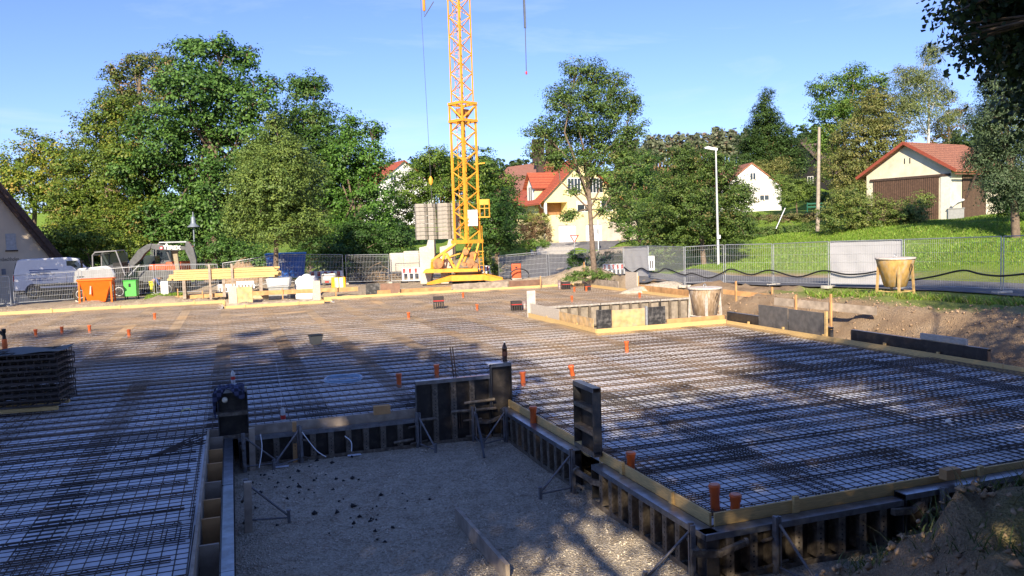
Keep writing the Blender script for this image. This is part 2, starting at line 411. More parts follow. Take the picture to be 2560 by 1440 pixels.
# roads: strips draped 2 cm above the ground
ASPH = mat('asphalt', (.12, .12, .125), rough=.85, var=.2, scale=3, bump=.15, bscale=80, stain=(.17, .165, .16), stain_amt=.5, stain_scale=.7)
def strip(name, pts, width, m, lift=.03, step=.6, nx=7):
    pts = [v3((*p[:2], 0)) for p in pts]
    path = []
    for a, b in zip(pts[:-1], pts[1:]):
        k = max(2, int(np.linalg.norm(b - a) / step))
        path += [a + (b - a) * t / k for t in range(k)]
    path.append(pts[-1])
    path = np.array(path)
    for _ in range(30): path[1:-1] = (path[:-2] + path[1:-1] * 2 + path[2:]) / 4
    rows = []
    for i, p in enumerate(path):
        d = path[min(i + 1, len(path) - 1)] - path[max(0, i - 1)]; d /= np.linalg.norm(d)
        s_ = np.array([d[1], -d[0], 0])
        q = [p + s_ * width * (t / (nx - 1) - .5) for t in range(nx)]
        zz = T(np.array([a[0] for a in q]), np.array([a[1] for a in q]))
        zm = zz.mean() * .5 + zz * .5
        rows.append([(a[0], a[1], max(z, z2) + lift) for a, z, z2 in zip(q, zm, zz)])
    o = MB().sheet(rows).build(name, m)
    return tag(o, kind='structure')
road_pts = [P(2900, 740, 24), P(2560, 728, 29.3), P(2280, 713, 34), P(2073, 706, 37), P(1933, 703, 40.6), P(1812, 703, 42.6), P(1712, 703, 44.2), P(1600, 697, 50), P(1450, 694, 57), P(1330, 690, 62), P(1200, 690, 66), P(900, 700, 66), P(500, 725, 62), P(100, 745, 60)]
strip('road', road_pts, 4.8, ASPH, lift=.05)
strip('side_road', [P(1340, 690, 62), P(1370, 668, 72), P(1400, 655, 84), P(1470, 640, 95), P(1600, 633, 100)], 6.5, ASPH, lift=.035)
strip('driveway', [P(1430, 640, 92), P(1420, 612, 96), P(1410, 606, 97.5)], 9, mat('paving', (.34, .32, .29), rough=.9, var=.15), lift=.04)
# ------------------------------------------------------------------ slab with its reinforcement
RECTS = [(-17, -.55, 5.6, 46.0), (-.55, 4.95, 14.78, 42.1), (4.95, 15.75, 7.68, 23.15), (4.95, 10.9, 23.15, 44.2), (10.9, 19.7, 29.5, 44.2)]
Z_BASE, Z_MESH = -.10, -.045
foil = mat('white_foil', (.80, .81, .82), rough=.6, var=.1, scale=2, stain=(.50, .45, .37), stain_amt=.45, stain_scale=.9)
mb = MB()
for i, (x0, x1, y0, y1) in enumerate(RECTS):
    mb.add([(x0, y0, Z_BASE), (x1, y0, Z_BASE), (x1, y1, Z_BASE), (x0, y1, Z_BASE)], [(0, 1, 2, 3)])
tag(mb.build('insulation_ground', foil), kind='structure')
def spans(axis, c, lo, hi):
    "intervals inside the slab of a line at coordinate c"
    out = []
    for x0, x1, y0, y1 in RECTS:
        a, b, p, q = (x0, x1, y0, y1) if axis == 'x' else (y0, y1, x0, x1)
        if p <= c <= q:
            s, e = max(a, lo), min(b, hi)
            if e > s: out.append((s, e))
    out.sort(); res = []
    for s, e in out:
        if res and s <= res[-1][1] + .02: res[-1] = (res[-1][0], max(e, res[-1][1]))
        else: res.append((s, e))
    return [(s + .04, e - .04) for s, e in res if e - s > .12]
BARS = lambda: ([], [])
def bar(vs, fs, p, q, r):
    p, q = v3(p), v3(q); d = q - p; d /= np.linalg.norm(d)
    a = np.cross(d, (0, 0, 1)); n_ = np.linalg.norm(a)
    a = np.array([1., 0, 0]) if n_ < 1e-6 else a / n_
    b = np.cross(a, d); k = len(vs)
    for c in (p, q):
        vs.extend([c + a * r, c + b * r, c - a * r, c - b * r])
    for i in range(4): fs.append((k + i, k + (i + 1) % 4, k + 4 + (i + 1) % 4, k + 4 + i))
MAT_LABEL = 'welded rebar mat with square meshes lying on the white slab base'
nm = 0
xi = 0; x = -17.0
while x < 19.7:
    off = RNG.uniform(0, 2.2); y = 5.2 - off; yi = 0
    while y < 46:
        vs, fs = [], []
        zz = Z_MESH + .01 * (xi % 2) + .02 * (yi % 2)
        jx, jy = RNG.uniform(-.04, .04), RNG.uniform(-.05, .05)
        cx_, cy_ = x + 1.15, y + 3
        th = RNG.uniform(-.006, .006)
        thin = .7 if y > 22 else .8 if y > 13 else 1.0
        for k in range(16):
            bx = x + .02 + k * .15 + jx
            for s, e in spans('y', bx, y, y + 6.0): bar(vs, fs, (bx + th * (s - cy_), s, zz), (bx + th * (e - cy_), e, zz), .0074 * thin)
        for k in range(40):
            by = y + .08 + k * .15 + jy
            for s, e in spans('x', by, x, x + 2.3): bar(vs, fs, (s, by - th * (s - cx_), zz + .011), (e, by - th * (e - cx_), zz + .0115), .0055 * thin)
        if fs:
            o = numpy_mesh('rebar_mat', np.array(vs), np.array(fs), RUST if RNG.random() < (y - 13) / 14 else REBAR_MID if RNG.random() < (y - 6) / 14 else STEEL_BAR)  # nearer mats more often take the darker bar colours
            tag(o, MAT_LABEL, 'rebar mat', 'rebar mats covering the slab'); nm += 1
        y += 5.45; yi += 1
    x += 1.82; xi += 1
# dowel strips: rows of bent wire spacers carrying the mats
row = 0
y = 6.2
while y < 46:
    for s, e in spans('x', y, -17, 19.7):
        vs, fs = [], []
        zt, zb = Z_MESH - .008, Z_BASE + .008
        s += RNG.uniform(0, .25); e -= RNG.uniform(0, .25)
        bar(vs, fs, (s, y, zt), (e, y, zt), .008 if y < 17 else .006)
        bar(vs, fs, (s, y - .035, zb), (e, y - .035, zb), .006); bar(vs, fs, (s, y + .035, zb), (e, y + .035, zb), .006)
        bar(vs, fs, (s, y - .02, (zt + zb) / 2), (e, y - .02, (zt + zb) / 2), .005)
        xx = s
        while xx < e - .1:
            bar(vs, fs, (xx, y - .035, zb), (xx + .05, y, zt), .0045); bar(vs, fs, (xx + .05, y, zt), (xx + .10, y + .035, zb), .0045)
            xx += .2
        o = numpy_mesh('spacer_strip', np.array(vs), np.array(fs), RUST_DK)
        tag(o, 'dark rusty wire spacer strip running across the slab under the rebar mats', 'spacer strip', 'spacer strips under the rebar')
    y += .585; row += 1
# starter bars bundled loose on the mesh at the left
mb = MB()
for k in range(5):
    a = G(640 - 18 * k, 1085 + 4 * k, .02); b = G(300 + 10 * k, 1162 - 2 * k, .0)
    a = G(520 - 6 * k, 1106 - 5 * k, .03); b = G(300 + 16 * k, 1160 - 3 * k, 0)
    mb.tube([a, b], .012, 5)
tag(mb.build('loose_rebar_bundle', RUST_DK), 'five loose long rebars lying askew on the mesh left of the pit', 'rebar')
# ------------------------------------------------------------------ edge boards
def board(name, p, q, t, z0, z1, m, label, cat='board', wedges=0, side=(0, 0), group=None):
    p, q = v3((*p, 0)), v3((*q, 0)); L = np.linalg.norm(q - p)
    c = (p + q) / 2
    d = (q - p) / L; nrm = np.array([-d[1], d[0], 0])
    o = thing(name, label, cat, (p[0], p[1], 0), 0, group)
    b = MB((p[0], p[1], 0)); zc = (z0 + z1) / 2
    nseg = max(1, int(L / 4.2)); g = .006
    for i in range(nseg):
        a0 = p + d * (L * i / nseg + g); a1 = p + d * (L * (i + 1) / nseg - g)
        sh = nrm * RNG.uniform(-.006, .006); dz = RNG.uniform(-.006, .006)
        b.beam(a0 + (0, 0, zc + dz) + sh, a1 + (0, 0, zc + dz) + sh, t, z1 - z0)
    b.build('plank', m, o)
    if wedges:
        k = int(L / wedges)
        for i in range(k):
            a = p + d * (L * (i + .5 + RNG.uniform(-.15, .15)) / k) + v3((side[0], side[1], 0)) * (t / 2 + .022)
            w = MB((p[0], p[1], 0)).beam(a + (0, 0, z0), a + (0, 0, z1 + .045 + RNG.uniform(-.03, .02)), .045, .07, up=d)
            w.build('stake', m, o)
    return o
ZB0, ZB1 = -.14, .055
board('edge_board', (5.0, 7.63), (15.8, 7.63), .03, ZB0, ZB1, WOOD_Y, 'long yellow edge board along the front right edge of the mesh', wedges=2.6, side=(0, -1))
board('edge_board', (4.98, 7.66), (4.98, 10.55), .03, ZB0, ZB1, WOOD_Y, 'yellow edge board right of the pit between front corner and upright steel frame', wedges=1.2, side=(-1, 0))
board('edge_board', (4.98, 10.9), (4.98, 14.7), .03, ZB0, ZB1 - .01, WOOD_Y, 'yellow edge board right of the pit beyond the upright steel frame')
board('edge_board', (-.53, 14.72), (3.2, 14.72), .03, ZB0, ZB1 - .02, WOOD_G, 'greyish edge board at the back of the gravel pit')
board('edge_board', (-.53, 5.6), (-.53, 14.74), .035, -.3, ZB1, WOOD_G, 'weathered edge board along the left side of the gravel pit')
board('edge_board', (15.8, 7.66), (15.8, 23.14), .03, ZB0, ZB1 + .03, WOOD_Y, 'long yellow edge board along the right side of the mesh below the earth bank', wedges=1.9, side=(1, 0))
board('edge_board', (10.93, 23.2), (15.8, 23.2), .03, ZB0 - .02, ZB1 + .06, WOOD_Y, 'yellow edge board along the front of the framed recess')
board('edge_board', (10.93, 23.23), (10.93, 29.4), .03, ZB0 - .02, ZB1 + .06, WOOD_Y, 'yellow edge board along the left side of the framed recess', wedges=3, side=(1, 0))
board('edge_board', (19.73, 29.5), (19.73, 44.2), .03, ZB0 - .05, ZB1 + .06, WOOD_Y, 'yellow edge board along the far right side of the mesh behind the recess')
board('edge_board', (4.44, 44.23), (19.7, 44.23), .03, ZB0, ZB1 + .06, WOOD_Y, 'yellow edge board along the far back edge in front of the crane', wedges=3, side=(0, -1))
board('edge_board', (-.4, 42.13), (4.42, 42.13), .03, ZB0 - .02, ZB1 + .04, WOOD_Y, 'yellow edge board along the step in the back edge below the plywood pair', wedges=2, side=(0, -1))
board('edge_board', (-.42, 42.16), (-.42, 46), .03, ZB0, ZB1 + .04, WOOD_Y, 'short yellow edge board turning back at the left end of the step')
board('edge_board', (4.42, 42.16), (4.42, 44.2), .03, ZB0, ZB1 + .04, WOOD_Y, 'short yellow edge board turning back at the right end of the step')
board('edge_board', (-17, 46.03), (-.45, 46.03), .03, ZB0, ZB1 + .08, WOOD_Y, 'yellow edge board along the far left back edge in front of the orange bucket', wedges=3, side=(0, -1))
# ------------------------------------------------------------------ steel frame formwork panels
def frame_panel(label, loc, rotz, L, H, ribs=True, step=.3, horiz=False, t=.12, name='steel_formwork', face=PLY_DK, group=None, holes=True, top=STEEL_TOP):
    "local x along the panel, skin at y=0, frame towards -y, z from 0 up"
    o = thing(name, label, 'formwork', loc, rotz, group)
    MB().box((.004, -.02, .004), (L - .004, -.002, H - .004)).build('skin', face, o)
    f = MB()
    f.box((0, -t, H - .012), (L, -.021, H)); f.box((0, -t, H - .07), (L, -t + .012, H - .0125))
    f.build('top_rail', top, o)
    f = MB(); f.box((0, -t, 0), (L, -.021, .012)); f.box((0, -t, .0125), (L, -t + .012, .075)); f.build('bottom_rail', STEEL_RIB, o)
    for x in (0, L - .012):
        MB().box((x, -t + .0005, .0755), (x + .012, -.021, H - .0705)).build('end_rail', STEEL_DK, o)
    n = max(1, int(round((H if horiz else L) / step)))
    src = None
    for i in range(1, n):
        if horiz:
            z = H * i / n
            r = MB().box((.0125, -t + .01, z - .03), (L - .0125, -.021, z - .022)); r.box((.0125, -t + .01, z + .022), (L - .0125, -.021, z + .03)); r.box((.0125, -t + .002, z - .03), (L - .0125, -t + .0095, z + .03))
            r.build('rib', STEEL_RIB, o)
        else:
            if src is None:
                wide = .05
                r = MB()
                r.box((-wide, -t + .004, .076), (wide, -t + .012, H - .071)); r.box((-wide, -t + .0125, .076), (-wide + .008, -.021, H - .071)); r.box((wide - .008, -t + .0125, .076), (wide, -.021, H - .071))
                src = r.build('rib', STEEL_RIB, o)
                if holes:
                    k = int((H - .2) / .06)
                    h = MB()
                    for j in range(k): MB().lathe([(.011, -t + .001), (.011, -t + .0035)], (0, 0, .12 + j * .06), 8, axis='y').build('bolt_hole', BLACK, src)
                src.location = (L * i / n, 0, 0)
            else:
                c = copy_tree(src, o); c.location = (L * i / n, 0, 0)
    return o
ZP = -.66; HP = .55
# right wall of the pit
frame_panel('long steel panel at the front right of the gravel pit, next to the near corner', (4.945, 10.36, ZP), R(-90), 2.93, HP + .03, t=.2)
frame_panel('steel panel on the right of the gravel pit, behind the upright frame', (4.945, 14.5, ZP), R(-90), 3.36, HP + .03, t=.2)
MB_ = MB
# front wall, camera right
frame_panel('front steel panel to the right of the near corner, under the yellow board', (4.75, 7.6, ZP), 0, 2.77, HP + .03, t=.2)
frame_panel('front steel panel right of the soil heap, standing slightly higher than its neighbour', (7.56, 7.6, ZP + .09), 0, 2.9, HP, t=.2)
frame_panel('front steel panel half hidden behind the grassy soil heap', (10.5, 7.6, ZP + .04), 0, 4.8, HP, t=.2)
# back wall of the pit
frame_panel('low steel panel along the back of the gravel pit', (-.05, 14.62, ZP), 0, 3.15, HP + .0)
frame_panel('tall dark steel panel standing at the back right of the gravel pit', (3.12, 14.66, ZP), 0, 1.45, 1.24, step=.36)
o = frame_panel('narrow steel panel forming the back right corner post of the pit', (4.60, 14.66, ZP), 0, .42, 1.45, step=.4)
# upright two bay frame on the right wall
frame_panel('upright two bay steel frame standing in the right wall of the pit', (4.95, 11.1, .0), R(-90), .7, 1.02, horiz=True, step=.36, name='upright_formwork_frame', t=.14)
# left wall of the pit: beam seen from above with spacer blocks
frame_panel('long blue grey steel panel running along the left side of the pit', (-.29, 11.71, ZP), R(90), 3.0, HP + .02, t=.15, ribs=True)
frame_panel('near blue grey steel panel on the left side of the pit', (-.29, 8.58, ZP), R(90), 3.1, HP + .02, t=.15)
frame_panel('nearest blue grey steel panel at the bottom left of the pit', (-.29, 5.57, ZP), R(90), 3.0, HP + .02, t=.15)
for k, yy in enumerate((14.45, 13.6, 12.75, 11.75, 10.95, 10.2, 9.3)):
    b = MB().box((-.21 / 2, -.02, -.5), (.21 / 2, .02, .02)).build('spacer_block', WOOD_O if k % 3 else WOOD_G, None, (-.4, yy, -.06))
    tag(b, 'short wooden block wedged between edge board and steel panel left of the pit', 'wood block', 'wood blocks left of the pit')
# corner column with the jacket
frame_panel('dark upright corner panel carrying the plaid shirt', (-.36, 14.72, -.12), 0, .5, .88, horiz=True, step=.5, name='corner_column', t=.2)
# ------------------------------------------------------------------ brackets bracing the formwork
def bracket(label, loc, rotz, H=.68, reach=.55, lean=0.0, group='steel brackets bracing the formwork'):
    "post at the origin, strut reaching out along local -y"
    o = thing('formwork_bracket', label, 'bracket', loc, rotz, group)
    MB().beam((-.03, 0, 0), (-.03, 0, H), .035, .06, up=(0, 1, 0)).beam((.03, 0, .01), (.03, 0, H - .01), .02, .055, up=(0, 1, 0)).build('post', PROP, o)
    MB().tube([(0, -.035, H * .86), (0, -reach, .10)], .016, 8).build('strut', PROP, o)
    MB().tube([(0, -.035, .09), (0, -reach, .08)], .014, 8).build('base_bar', PROP, o)
    MB().beam((0, -reach, 0), (0, -reach, .17), .04, .04, up=(0, 1, 0)).lathe([(.03, .17), (.03, .19)], (0, -reach, 0), 10).build('foot_spindle', PROP, o)
    MB().tube([(-.2, .03, H * .62), (.16, .03, H * .62)], .02, 8).build('tie_rail', STEEL_RIB, o)
    MB().tube([(-.16, .03, H * .16), (.2, .03, H * .16)], .02, 8).build('tie_rail', STEEL_RIB, o)
    return o
g0 = -.66
BR = bracket('steel bracket with a thin strut at the left end of the back formwork', (.98, 14.42, g0), R(-60))
BRK = [('steel bracket where the low back panel meets the tall panel', 3.12, 14.45, R(20)), ('steel bracket in front of the tall back panel, beside the leaning bar', 4.2, 14.45, R(0)),
       ('steel bracket at the back right corner of the pit', 4.72, 14.1, R(-70)), ('steel bracket below the upright frame with its strut on the gravel', 4.68, 10.9, R(-85)),
       ('large pale steel bracket at the near corner of the formwork', 4.66, 7.55, R(-100)), ('steel bracket on the front formwork with a thin strut', 5.65, 7.36, R(10)),
       ('steel bracket on the front formwork close to the soil heap', 8.1, 7.34, R(5)), ('wood backed bracket at the top left of the pit', .03, 14.3, R(95)), ('wood backed bracket halfway down the left side of the pit', .03, 11.5, R(80))]
for l, x, y, r in BRK: dup(BR, (x, y, g0), r, l)
# corner clamps
def clamp(label, p, rotz):
    o = thing('corner_clamp', label, 'clamp', p, rotz, 'clamps on the formwork')
    MB().beam((-.3, 0, .02), (.05, 0, -.02), .06, .075).build('bar', STEEL_RIB, o)
    MB().beam((.0, -.01, -.02), (.36, .05, .06), .06, .06).lathe([(.05, -.02), (.05, .02)], (.36, .05, .06), 10, axis='x').build('jaw', STEEL_RIB, o)
    return o
clamp('spattered clamp around the near corner of the formwork', (4.87, 7.38, -.28), R(-10))
clamp('spattered clamp below the upright frame', (4.74, 10.3, -.3), R(100))
clamp('spattered clamp on the front formwork at the soil heap', (7.6, 7.38, -.2), R(5))
clamp('spattered clamp near the back right corner of the pit', (4.5, 14.5, -.3), R(0))
# wooden posts along the left side and loose timber
for i, (px, py0, py1, w) in enumerate(((632, 1070, 1175, .1), (622, 1205, 1330, .1), (738, 1055, 1155, .07))):
    b = G(px, py1, g0); tpt = YP(px, py0, b[1])
    o = MB((b[0], b[1], g0)).beam((b[0], b[1], g0), (b[0] + .02, b[1] + .02, tpt[2]), w, .1, up=(0, 1, 0)).build('timber_post', WOOD_G if i < 2 else WOOD_O, None, (b[0], b[1], g0))
    tag(o, ['short timber post below the plaid shirt at the top left of the pit', 'short timber post halfway down the left side of the pit', 'yellowish stake in front of the low back panel'][i], 'timber post')
a = G(1142, 1300, g0 + .06); b = G(1270, 1450, g0 + .04)
tag(MB(a).beam(a + (0, 0, .08), b + (0, 0, .08), .05, .2).build('gravel_plank', WOOD_G, None, a), 'single brown plank standing on edge in the gravel at the bottom', 'plank')
# bars
a = G(1211, 1146, g0 + .01); b = YP(1190, 1035, 14.35)
tag(MB(a).beam(a, b, .035, .05).build('leaning_bar', STEEL_DK, None, a), 'short dark steel bar leaning against a bracket on the gravel', 'steel bar')
o = thing('leaning_rebar', 'pair of thin rebars leaning out of the tall panel over the mesh', 'rebar', (4.0, 14.6, -.3))
for dx in (0, .05):
    MB((4.0, 14.6, -.3)).tube([(3.95 + dx, 14.58, -.4), YP(1125 + dx * 130, 868, 14.9)], .012, 6).build('bar', RUST_DK, o)
for i, (p, q) in enumerate((((1160, 1008), (1236, 998)), ((1128, 1030), (1240, 1020)), ((1040, 1052), (1090, 1046)), ((985, 1107), (1035, 1098)))):
    a = YP(*p, 14.5); b = YP(*q, 14.5)
    tag(MB(a).tube([a, b], .03, 8).build('steel_tube', STEEL_RIB, None, a), ['upper steel tube tying the tall panel to the corner post', 'lower steel tube tying the tall panel to the corner post', 'steel tube across the joint of low and tall panel', 'low steel tube in front of the low back panel'][i], 'steel tube')
# wooden bits on top of the edge boards
for i, (px, py, sz, l) in enumerate(((955, 1032, (.3, .12, .16), 'square wood offcut standing on the back edge board of the pit'), (2375, 1192, (.24, .12, .13), 'wood block standing on the front edge at the right'))):
    p = G(px, py, .06)
    tag(MB().box((-sz[0] / 2, -sz[1] / 2, 0), (sz[0] / 2, sz[1] / 2, sz[2])).build('wood_offcut', WOOD_O if i < 2 else WOOD_Y, None, (p[0], p[1], .04 if i < 2 else -.3), bevel=.004), l, 'wood block')
# ------------------------------------------------------------------ drain pipes in the mesh
def pipe(h):
    o = thing('drain_pipe', '', 'drain pipe')
    MB().lathe([(.055, -.12), (.055, h - .09), (.064, h - .085), (.064, h - .035), (.072, h - .03), (.072, h - .015), (.064, h - .01), (.064, h), (.052, h)], n=18).build('pipe', ORANGE, o)
    MB().lathe([(.0515, h - .02), (.0515, h - .008)], n=14).build('cap', mat('pale_cap', (.62, .33, .28), rough=.5), o)
    return o
PIPES = [(90, 840, 'orange pipe leftmost of the row in the far left mesh'), (155, 833, 'orange pipe second from the left in the far left row'), (224, 829, 'orange pipe third from the left in the far left row'),
         (323, 841, 'orange pipe rightmost of the far left row, nearer than the others'), (387, 797, 'lone orange pipe near the far left edge board, below the timber stack'), (1022, 796, 'lone orange pipe between the shadow and the toolbox in the middle of the mesh'),
         (1193, 775, 'orange pipe right of the standing toolbox'), (1158, 744, 'small orange pipe close to the far edge in front of the crane'), (998, 962, 'orange pipe in shadow left of the tall pit panel, nearer of two'),
         (1092, 938, 'orange pipe in shadow behind the tall pit panel'), (1308, 958, 'sunlit orange pipe right of the corner post of the pit'), (1432, 940, 'tilted sunlit orange pipe in the middle of the bright mesh'),
         (1567, 876, 'sunlit orange pipe in front of the framed recess'), (1333, 1052, 'shaded orange pipe just behind the right wall of the pit'), (1577, 1176, 'large orange pipe behind the near right wall of the pit'),
         (1788, 1272, 'taller of the two orange pipes in the near front corner'), (1838, 1290, 'shorter of the two orange pipes in the near front corner'), (1430, 753, 'orange pipe just behind the recess by its left post'),
         (1436, 729, 'orange pipe left of the pair at the far corner by the spacers'), (1466, 728, 'orange pipe right of the pair at the far corner by the spacers'), (1599, 745, 'orange pipe near the far right edge board behind the recess')]
P0 = pipe(.26)
for i, (px, py, l) in enumerate(PIPES):
    p = G(px, py, Z_MESH)
    o = P0 if i == 0 else copy_tree(P0)
    o.location = tuple(p); o['label'] = l; o['group'] = 'orange drain pipes in the slab'
    o.rotation_euler = (RNG.uniform(-.03, .03), RNG.uniform(-.03, .03) + (.22 if 'tilted' in l else 0), RNG.uniform(0, 6))
    if 'taller' in l: o.scale = (1, 1, 1.15)
# ------------------------------------------------------------------ foliage
def leaf_mat(name):
    m = bpy.data.materials.new(name); m.use_nodes = True
    n = m.node_tree; b = n.nodes['Principled BSDF']
    at = n.nodes.new('ShaderNodeAttribute'); at.attribute_name = 'leaf'
    n.links.new(at.outputs['Color'], b.inputs['Base Color'])
    b.inputs['Roughness'].default_value = .5; b.inputs['Specular IOR Level'].default_value = .3
    tr = n.nodes.new('ShaderNodeBsdfTranslucent'); n.links.new(at.outputs['Color'], tr.inputs['Color'])
    mx = n.nodes.new('ShaderNodeMixShader'); mx.inputs[0].default_value = .22
    n.links.new(b.outputs[0], mx.inputs[1]); n.links.new(tr.outputs[0], mx.inputs[2])
    n.links.new(mx.outputs[0], n.nodes['Material Output'].inputs[0])
    return m
LEAF = leaf_mat('leaves')
BARK = mat('grey_brown_bark', (.17, .125, .09), rough=.9, var=.35, scale=8, bump=.4, bscale=20)
BARK_W = mat('birch_bark', (.62, .6, .56), rough=.8, var=.3, scale=7, stain=(.1, .09, .08), stain_amt=.6, stain_scale=6)
BARK_R = mat('pine_bark', (.28, .15, .085), rough=.9, var=.35, scale=6)
def leaf_cloud(blobs, size, lai, colors, rng, cluster=14, spread=.5, droop=0.0, flat=1.0, aspect=1.5, hollow=.35, up=.5):
    """blobs: (center, rx, ry, rz).  Twig clusters sit in the outer part of every blob; each carries leaves.
    returns verts, faces, colours"""
    A = sum(math.pi * max(rx, ry) * rz for _, rx, ry, rz in blobs) * .8
    n_leaf = int(lai * A / (size * size * .55))
    n_cl = max(20, n_leaf // cluster)
    w = np.array([rx * rz + ry * rz for _, rx, ry, rz in blobs]); w = w / w.sum()
    bi = rng.choice(len(blobs), n_cl, p=w)
    C = np.array([b[0] for b in blobs])[bi]; Rr = np.array([b[1:] for b in blobs])[bi]
    dirs = rng.normal(size=(n_cl, 3)); dirs /= np.linalg.norm(dirs, axis=1)[:, None]
    dirs[:, 2] = np.where(rng.random(n_cl) < .25, np.abs(dirs[:, 2]), dirs[:, 2])
    rad = (hollow + (1 - hollow) * rng.random(n_cl) ** .6) * (1 + .16 * rng.normal(size=n_cl).clip(-1.5, 2))
    cc = C + dirs * Rr * rad[:, None]
    ccol_i = rng.random(n_cl)
    # leaves
    cs = spread * (.6 + .8 * rng.random(n_cl))
    idx = np.repeat(np.arange(n_cl), cluster)
    N = len(idx)
    off = rng.normal(size=(N, 3)); off /= np.linalg.norm(off, axis=1)[:, None]; off *= (rng.random(N) ** .5)[:, None]
    off[:, 2] *= .55 * flat
    p = cc[idx] + off * cs[idx][:, None]
    if droop: p[:, 2] -= droop * (off[:, 0] ** 2 + off[:, 1] ** 2) * cs[idx]
    nrm = dirs[idx] * .45 + off * .75 + rng.normal(size=(N, 3)) * .36 + np.array([0, 0, up])
    nrm /= np.linalg.norm(nrm, axis=1)[:, None]
    t = rng.normal(size=(N, 3)) + np.array([0, 0, -droop * 1.2]); t -= (t * nrm).sum(1)[:, None] * nrm; t /= np.linalg.norm(t, axis=1)[:, None]
    bt = np.cross(nrm, t)
    s = size * (.6 + .7 * rng.random(N))
    a = t * (s * .5 * aspect ** .5)[:, None]; b_ = bt * (s * .5 / aspect ** .5)[:, None]
    bend = nrm * (s * .12)[:, None]
    V = np.stack([p - a, p + b_ - bend, p + a, p - b_ - bend], 1).reshape(-1, 3)
    Fc = np.arange(4 * N).reshape(N, 4)
    cols = np.array([c[:3] for c in colors]); wts = np.array([c[3] for c in colors]); wts = wts / wts.sum(); cum = np.cumsum(wts)
    ci = np.searchsorted(cum, ccol_i).clip(0, len(cols) - 1)
    ci2 = np.searchsorted(cum, rng.random(N)).clip(0, len(cols) - 1)
    lc = np.where((rng.random(N) < .72)[:, None], cols[ci][idx], cols[ci2]) * (.86 + .28 * rng.random((N, 1)))
    lc = np.concatenate([lc, np.ones((N, 1))], 1)
    return V, Fc, np.repeat(lc, 4, 0)
def limbs(mb, base, top, blobs, r0, rng, n=7):
    mb.tube([base, base * .6 + top * .4 + rng.normal(size=3) * r0 * .5, top], [r0, r0 * .8, r0 * .45], 9)
    for c, rx, ry, rz in blobs:
        s = base + (top - base) * rng.uniform(.5, 1.0)
        m = (s + c) / 2 + rng.normal(size=3) * .1 * np.linalg.norm(c - s) + (0, 0, .06 * np.linalg.norm(c - s))
        rr = max(.02, r0 * .32)
        mb.tube([s, m, c], [rr, rr * .7, rr * .3], 6)
        for k in range(n):
            d = rng.normal(size=3); d /= np.linalg.norm(d)
            e = c + d * (rx, ry, rz) * .9
            mb.tube([c * .7 + m * .3, (c + e) / 2 + (0, 0, .05), e], [rr * .4, rr * .28, rr * .1], 4, cap=False)
    return mb
TREES = {}
def tree(name, label, cat, base, blobs_px, d, size, lai, colors, seed, trunk=.22, trunk_top=None, group=None, bark=None, dj=.6, thick=1.0, spread=.5, droop=0., cluster=14, aspect=1.5, hollow=.35, up=.5, twigs=5, flat=1.0):
    "blobs_px: (px, py, r_px[, ry_px]) at depth d, jittered in depth so that the crown has real thickness"
    size *= .5; lai *= 2.3; cluster = int(cluster * 3); spread *= .92; hollow = hollow * .7 + .05; colors = [(c[0] * 1.32, c[1] * 1.4, c[2] * 1.3, c[3]) for c in colors]
    rng = np.random.default_rng(seed)
    k = d / FPX
    blobs = []
    for b in blobs_px:
        rx = b[2] * k; rz = (b[3] if len(b) > 3 else b[2]) * k
        dd = d + rng.uniform(-dj, dj) * rx * 1.4
        blobs.append((P(b[0], b[1], dd), rx, rx * thick, rz))
    base = v3(base)
    base[2] = tz(base[0], base[1]) - .05
    o = thing(name, label, cat, base, 0, group)
    if trunk_top is None:
        c = np.mean([b[0] for b in blobs], 0); trunk_top = c * .75 + base * .25 if False else np.array([c[0], c[1], base[2] + (c[2] - base[2]) * 1.1])
    mb = limbs(MB(base), base, v3(trunk_top), blobs, trunk, rng, twigs)
    mb.build('trunk', bark or BARK, o)
    V, Fc, lc = leaf_cloud(blobs, size, lai, colors, rng, spread=spread, droop=droop, cluster=cluster, aspect=aspect, hollow=hollow, up=up, flat=flat)
    numpy_mesh('crown', V - base, Fc, LEAF, o, cols={'leaf': lc})
    return o
def D(px, d):
    "ground point under pixel column px at depth d"
    p = P(px, 600, d); return np.array([p[0], p[1], tz(p[0], p[1])])
YG = [(.14, .17, .025, 4), (.24, .22, .03, 1.5), (.09, .14, .02, 3), (.30, .20, .05, .4)]
HB = [(.095, .135, .02, 4), (.15, .165, .025, 1.6), (.07, .11, .018, 3), (.22, .16, .05, .3)]
DG = [(.045, .095, .02, 4), (.07, .13, .025, 3), (.03, .065, .016, 2)]
CN = [(.055, .115, .024, 4), (.085, .155, .032, 3), (.038, .08, .02, 2)]
LG = [(.105, .15, .035, 4), (.14, .18, .04, 2), (.075, .115, .028, 2)]
AS = [(.07, .115, .028, 4), (.10, .145, .035, 2), (.05, .085, .022, 2), (.14, .15, .04, .6)]
OL = [(.13, .135, .04, 4), (.17, .15, .05, 2), (.09, .10, .03, 2)]
SP = [(.07, .10, .05, 3), (.10, .13, .07, 2), (.045, .07, .035, 3)]
PN = [(.05, .085, .025, 3), (.07, .11, .03, 2), (.035, .06, .02, 2)]
tree('maple_tree', 'yellow green maple with thin top behind the half timber gable at far left', 'tree', D(70, 78), [(30, 430, 60), (92, 375, 52), (60, 480, 75), (140, 400, 60), (130, 480, 66), (175, 540, 66), (-40, 470, 70), (175, 430, 50)], 78, .42, 2.1, YG, 1, spread=.8, trunk=.3)
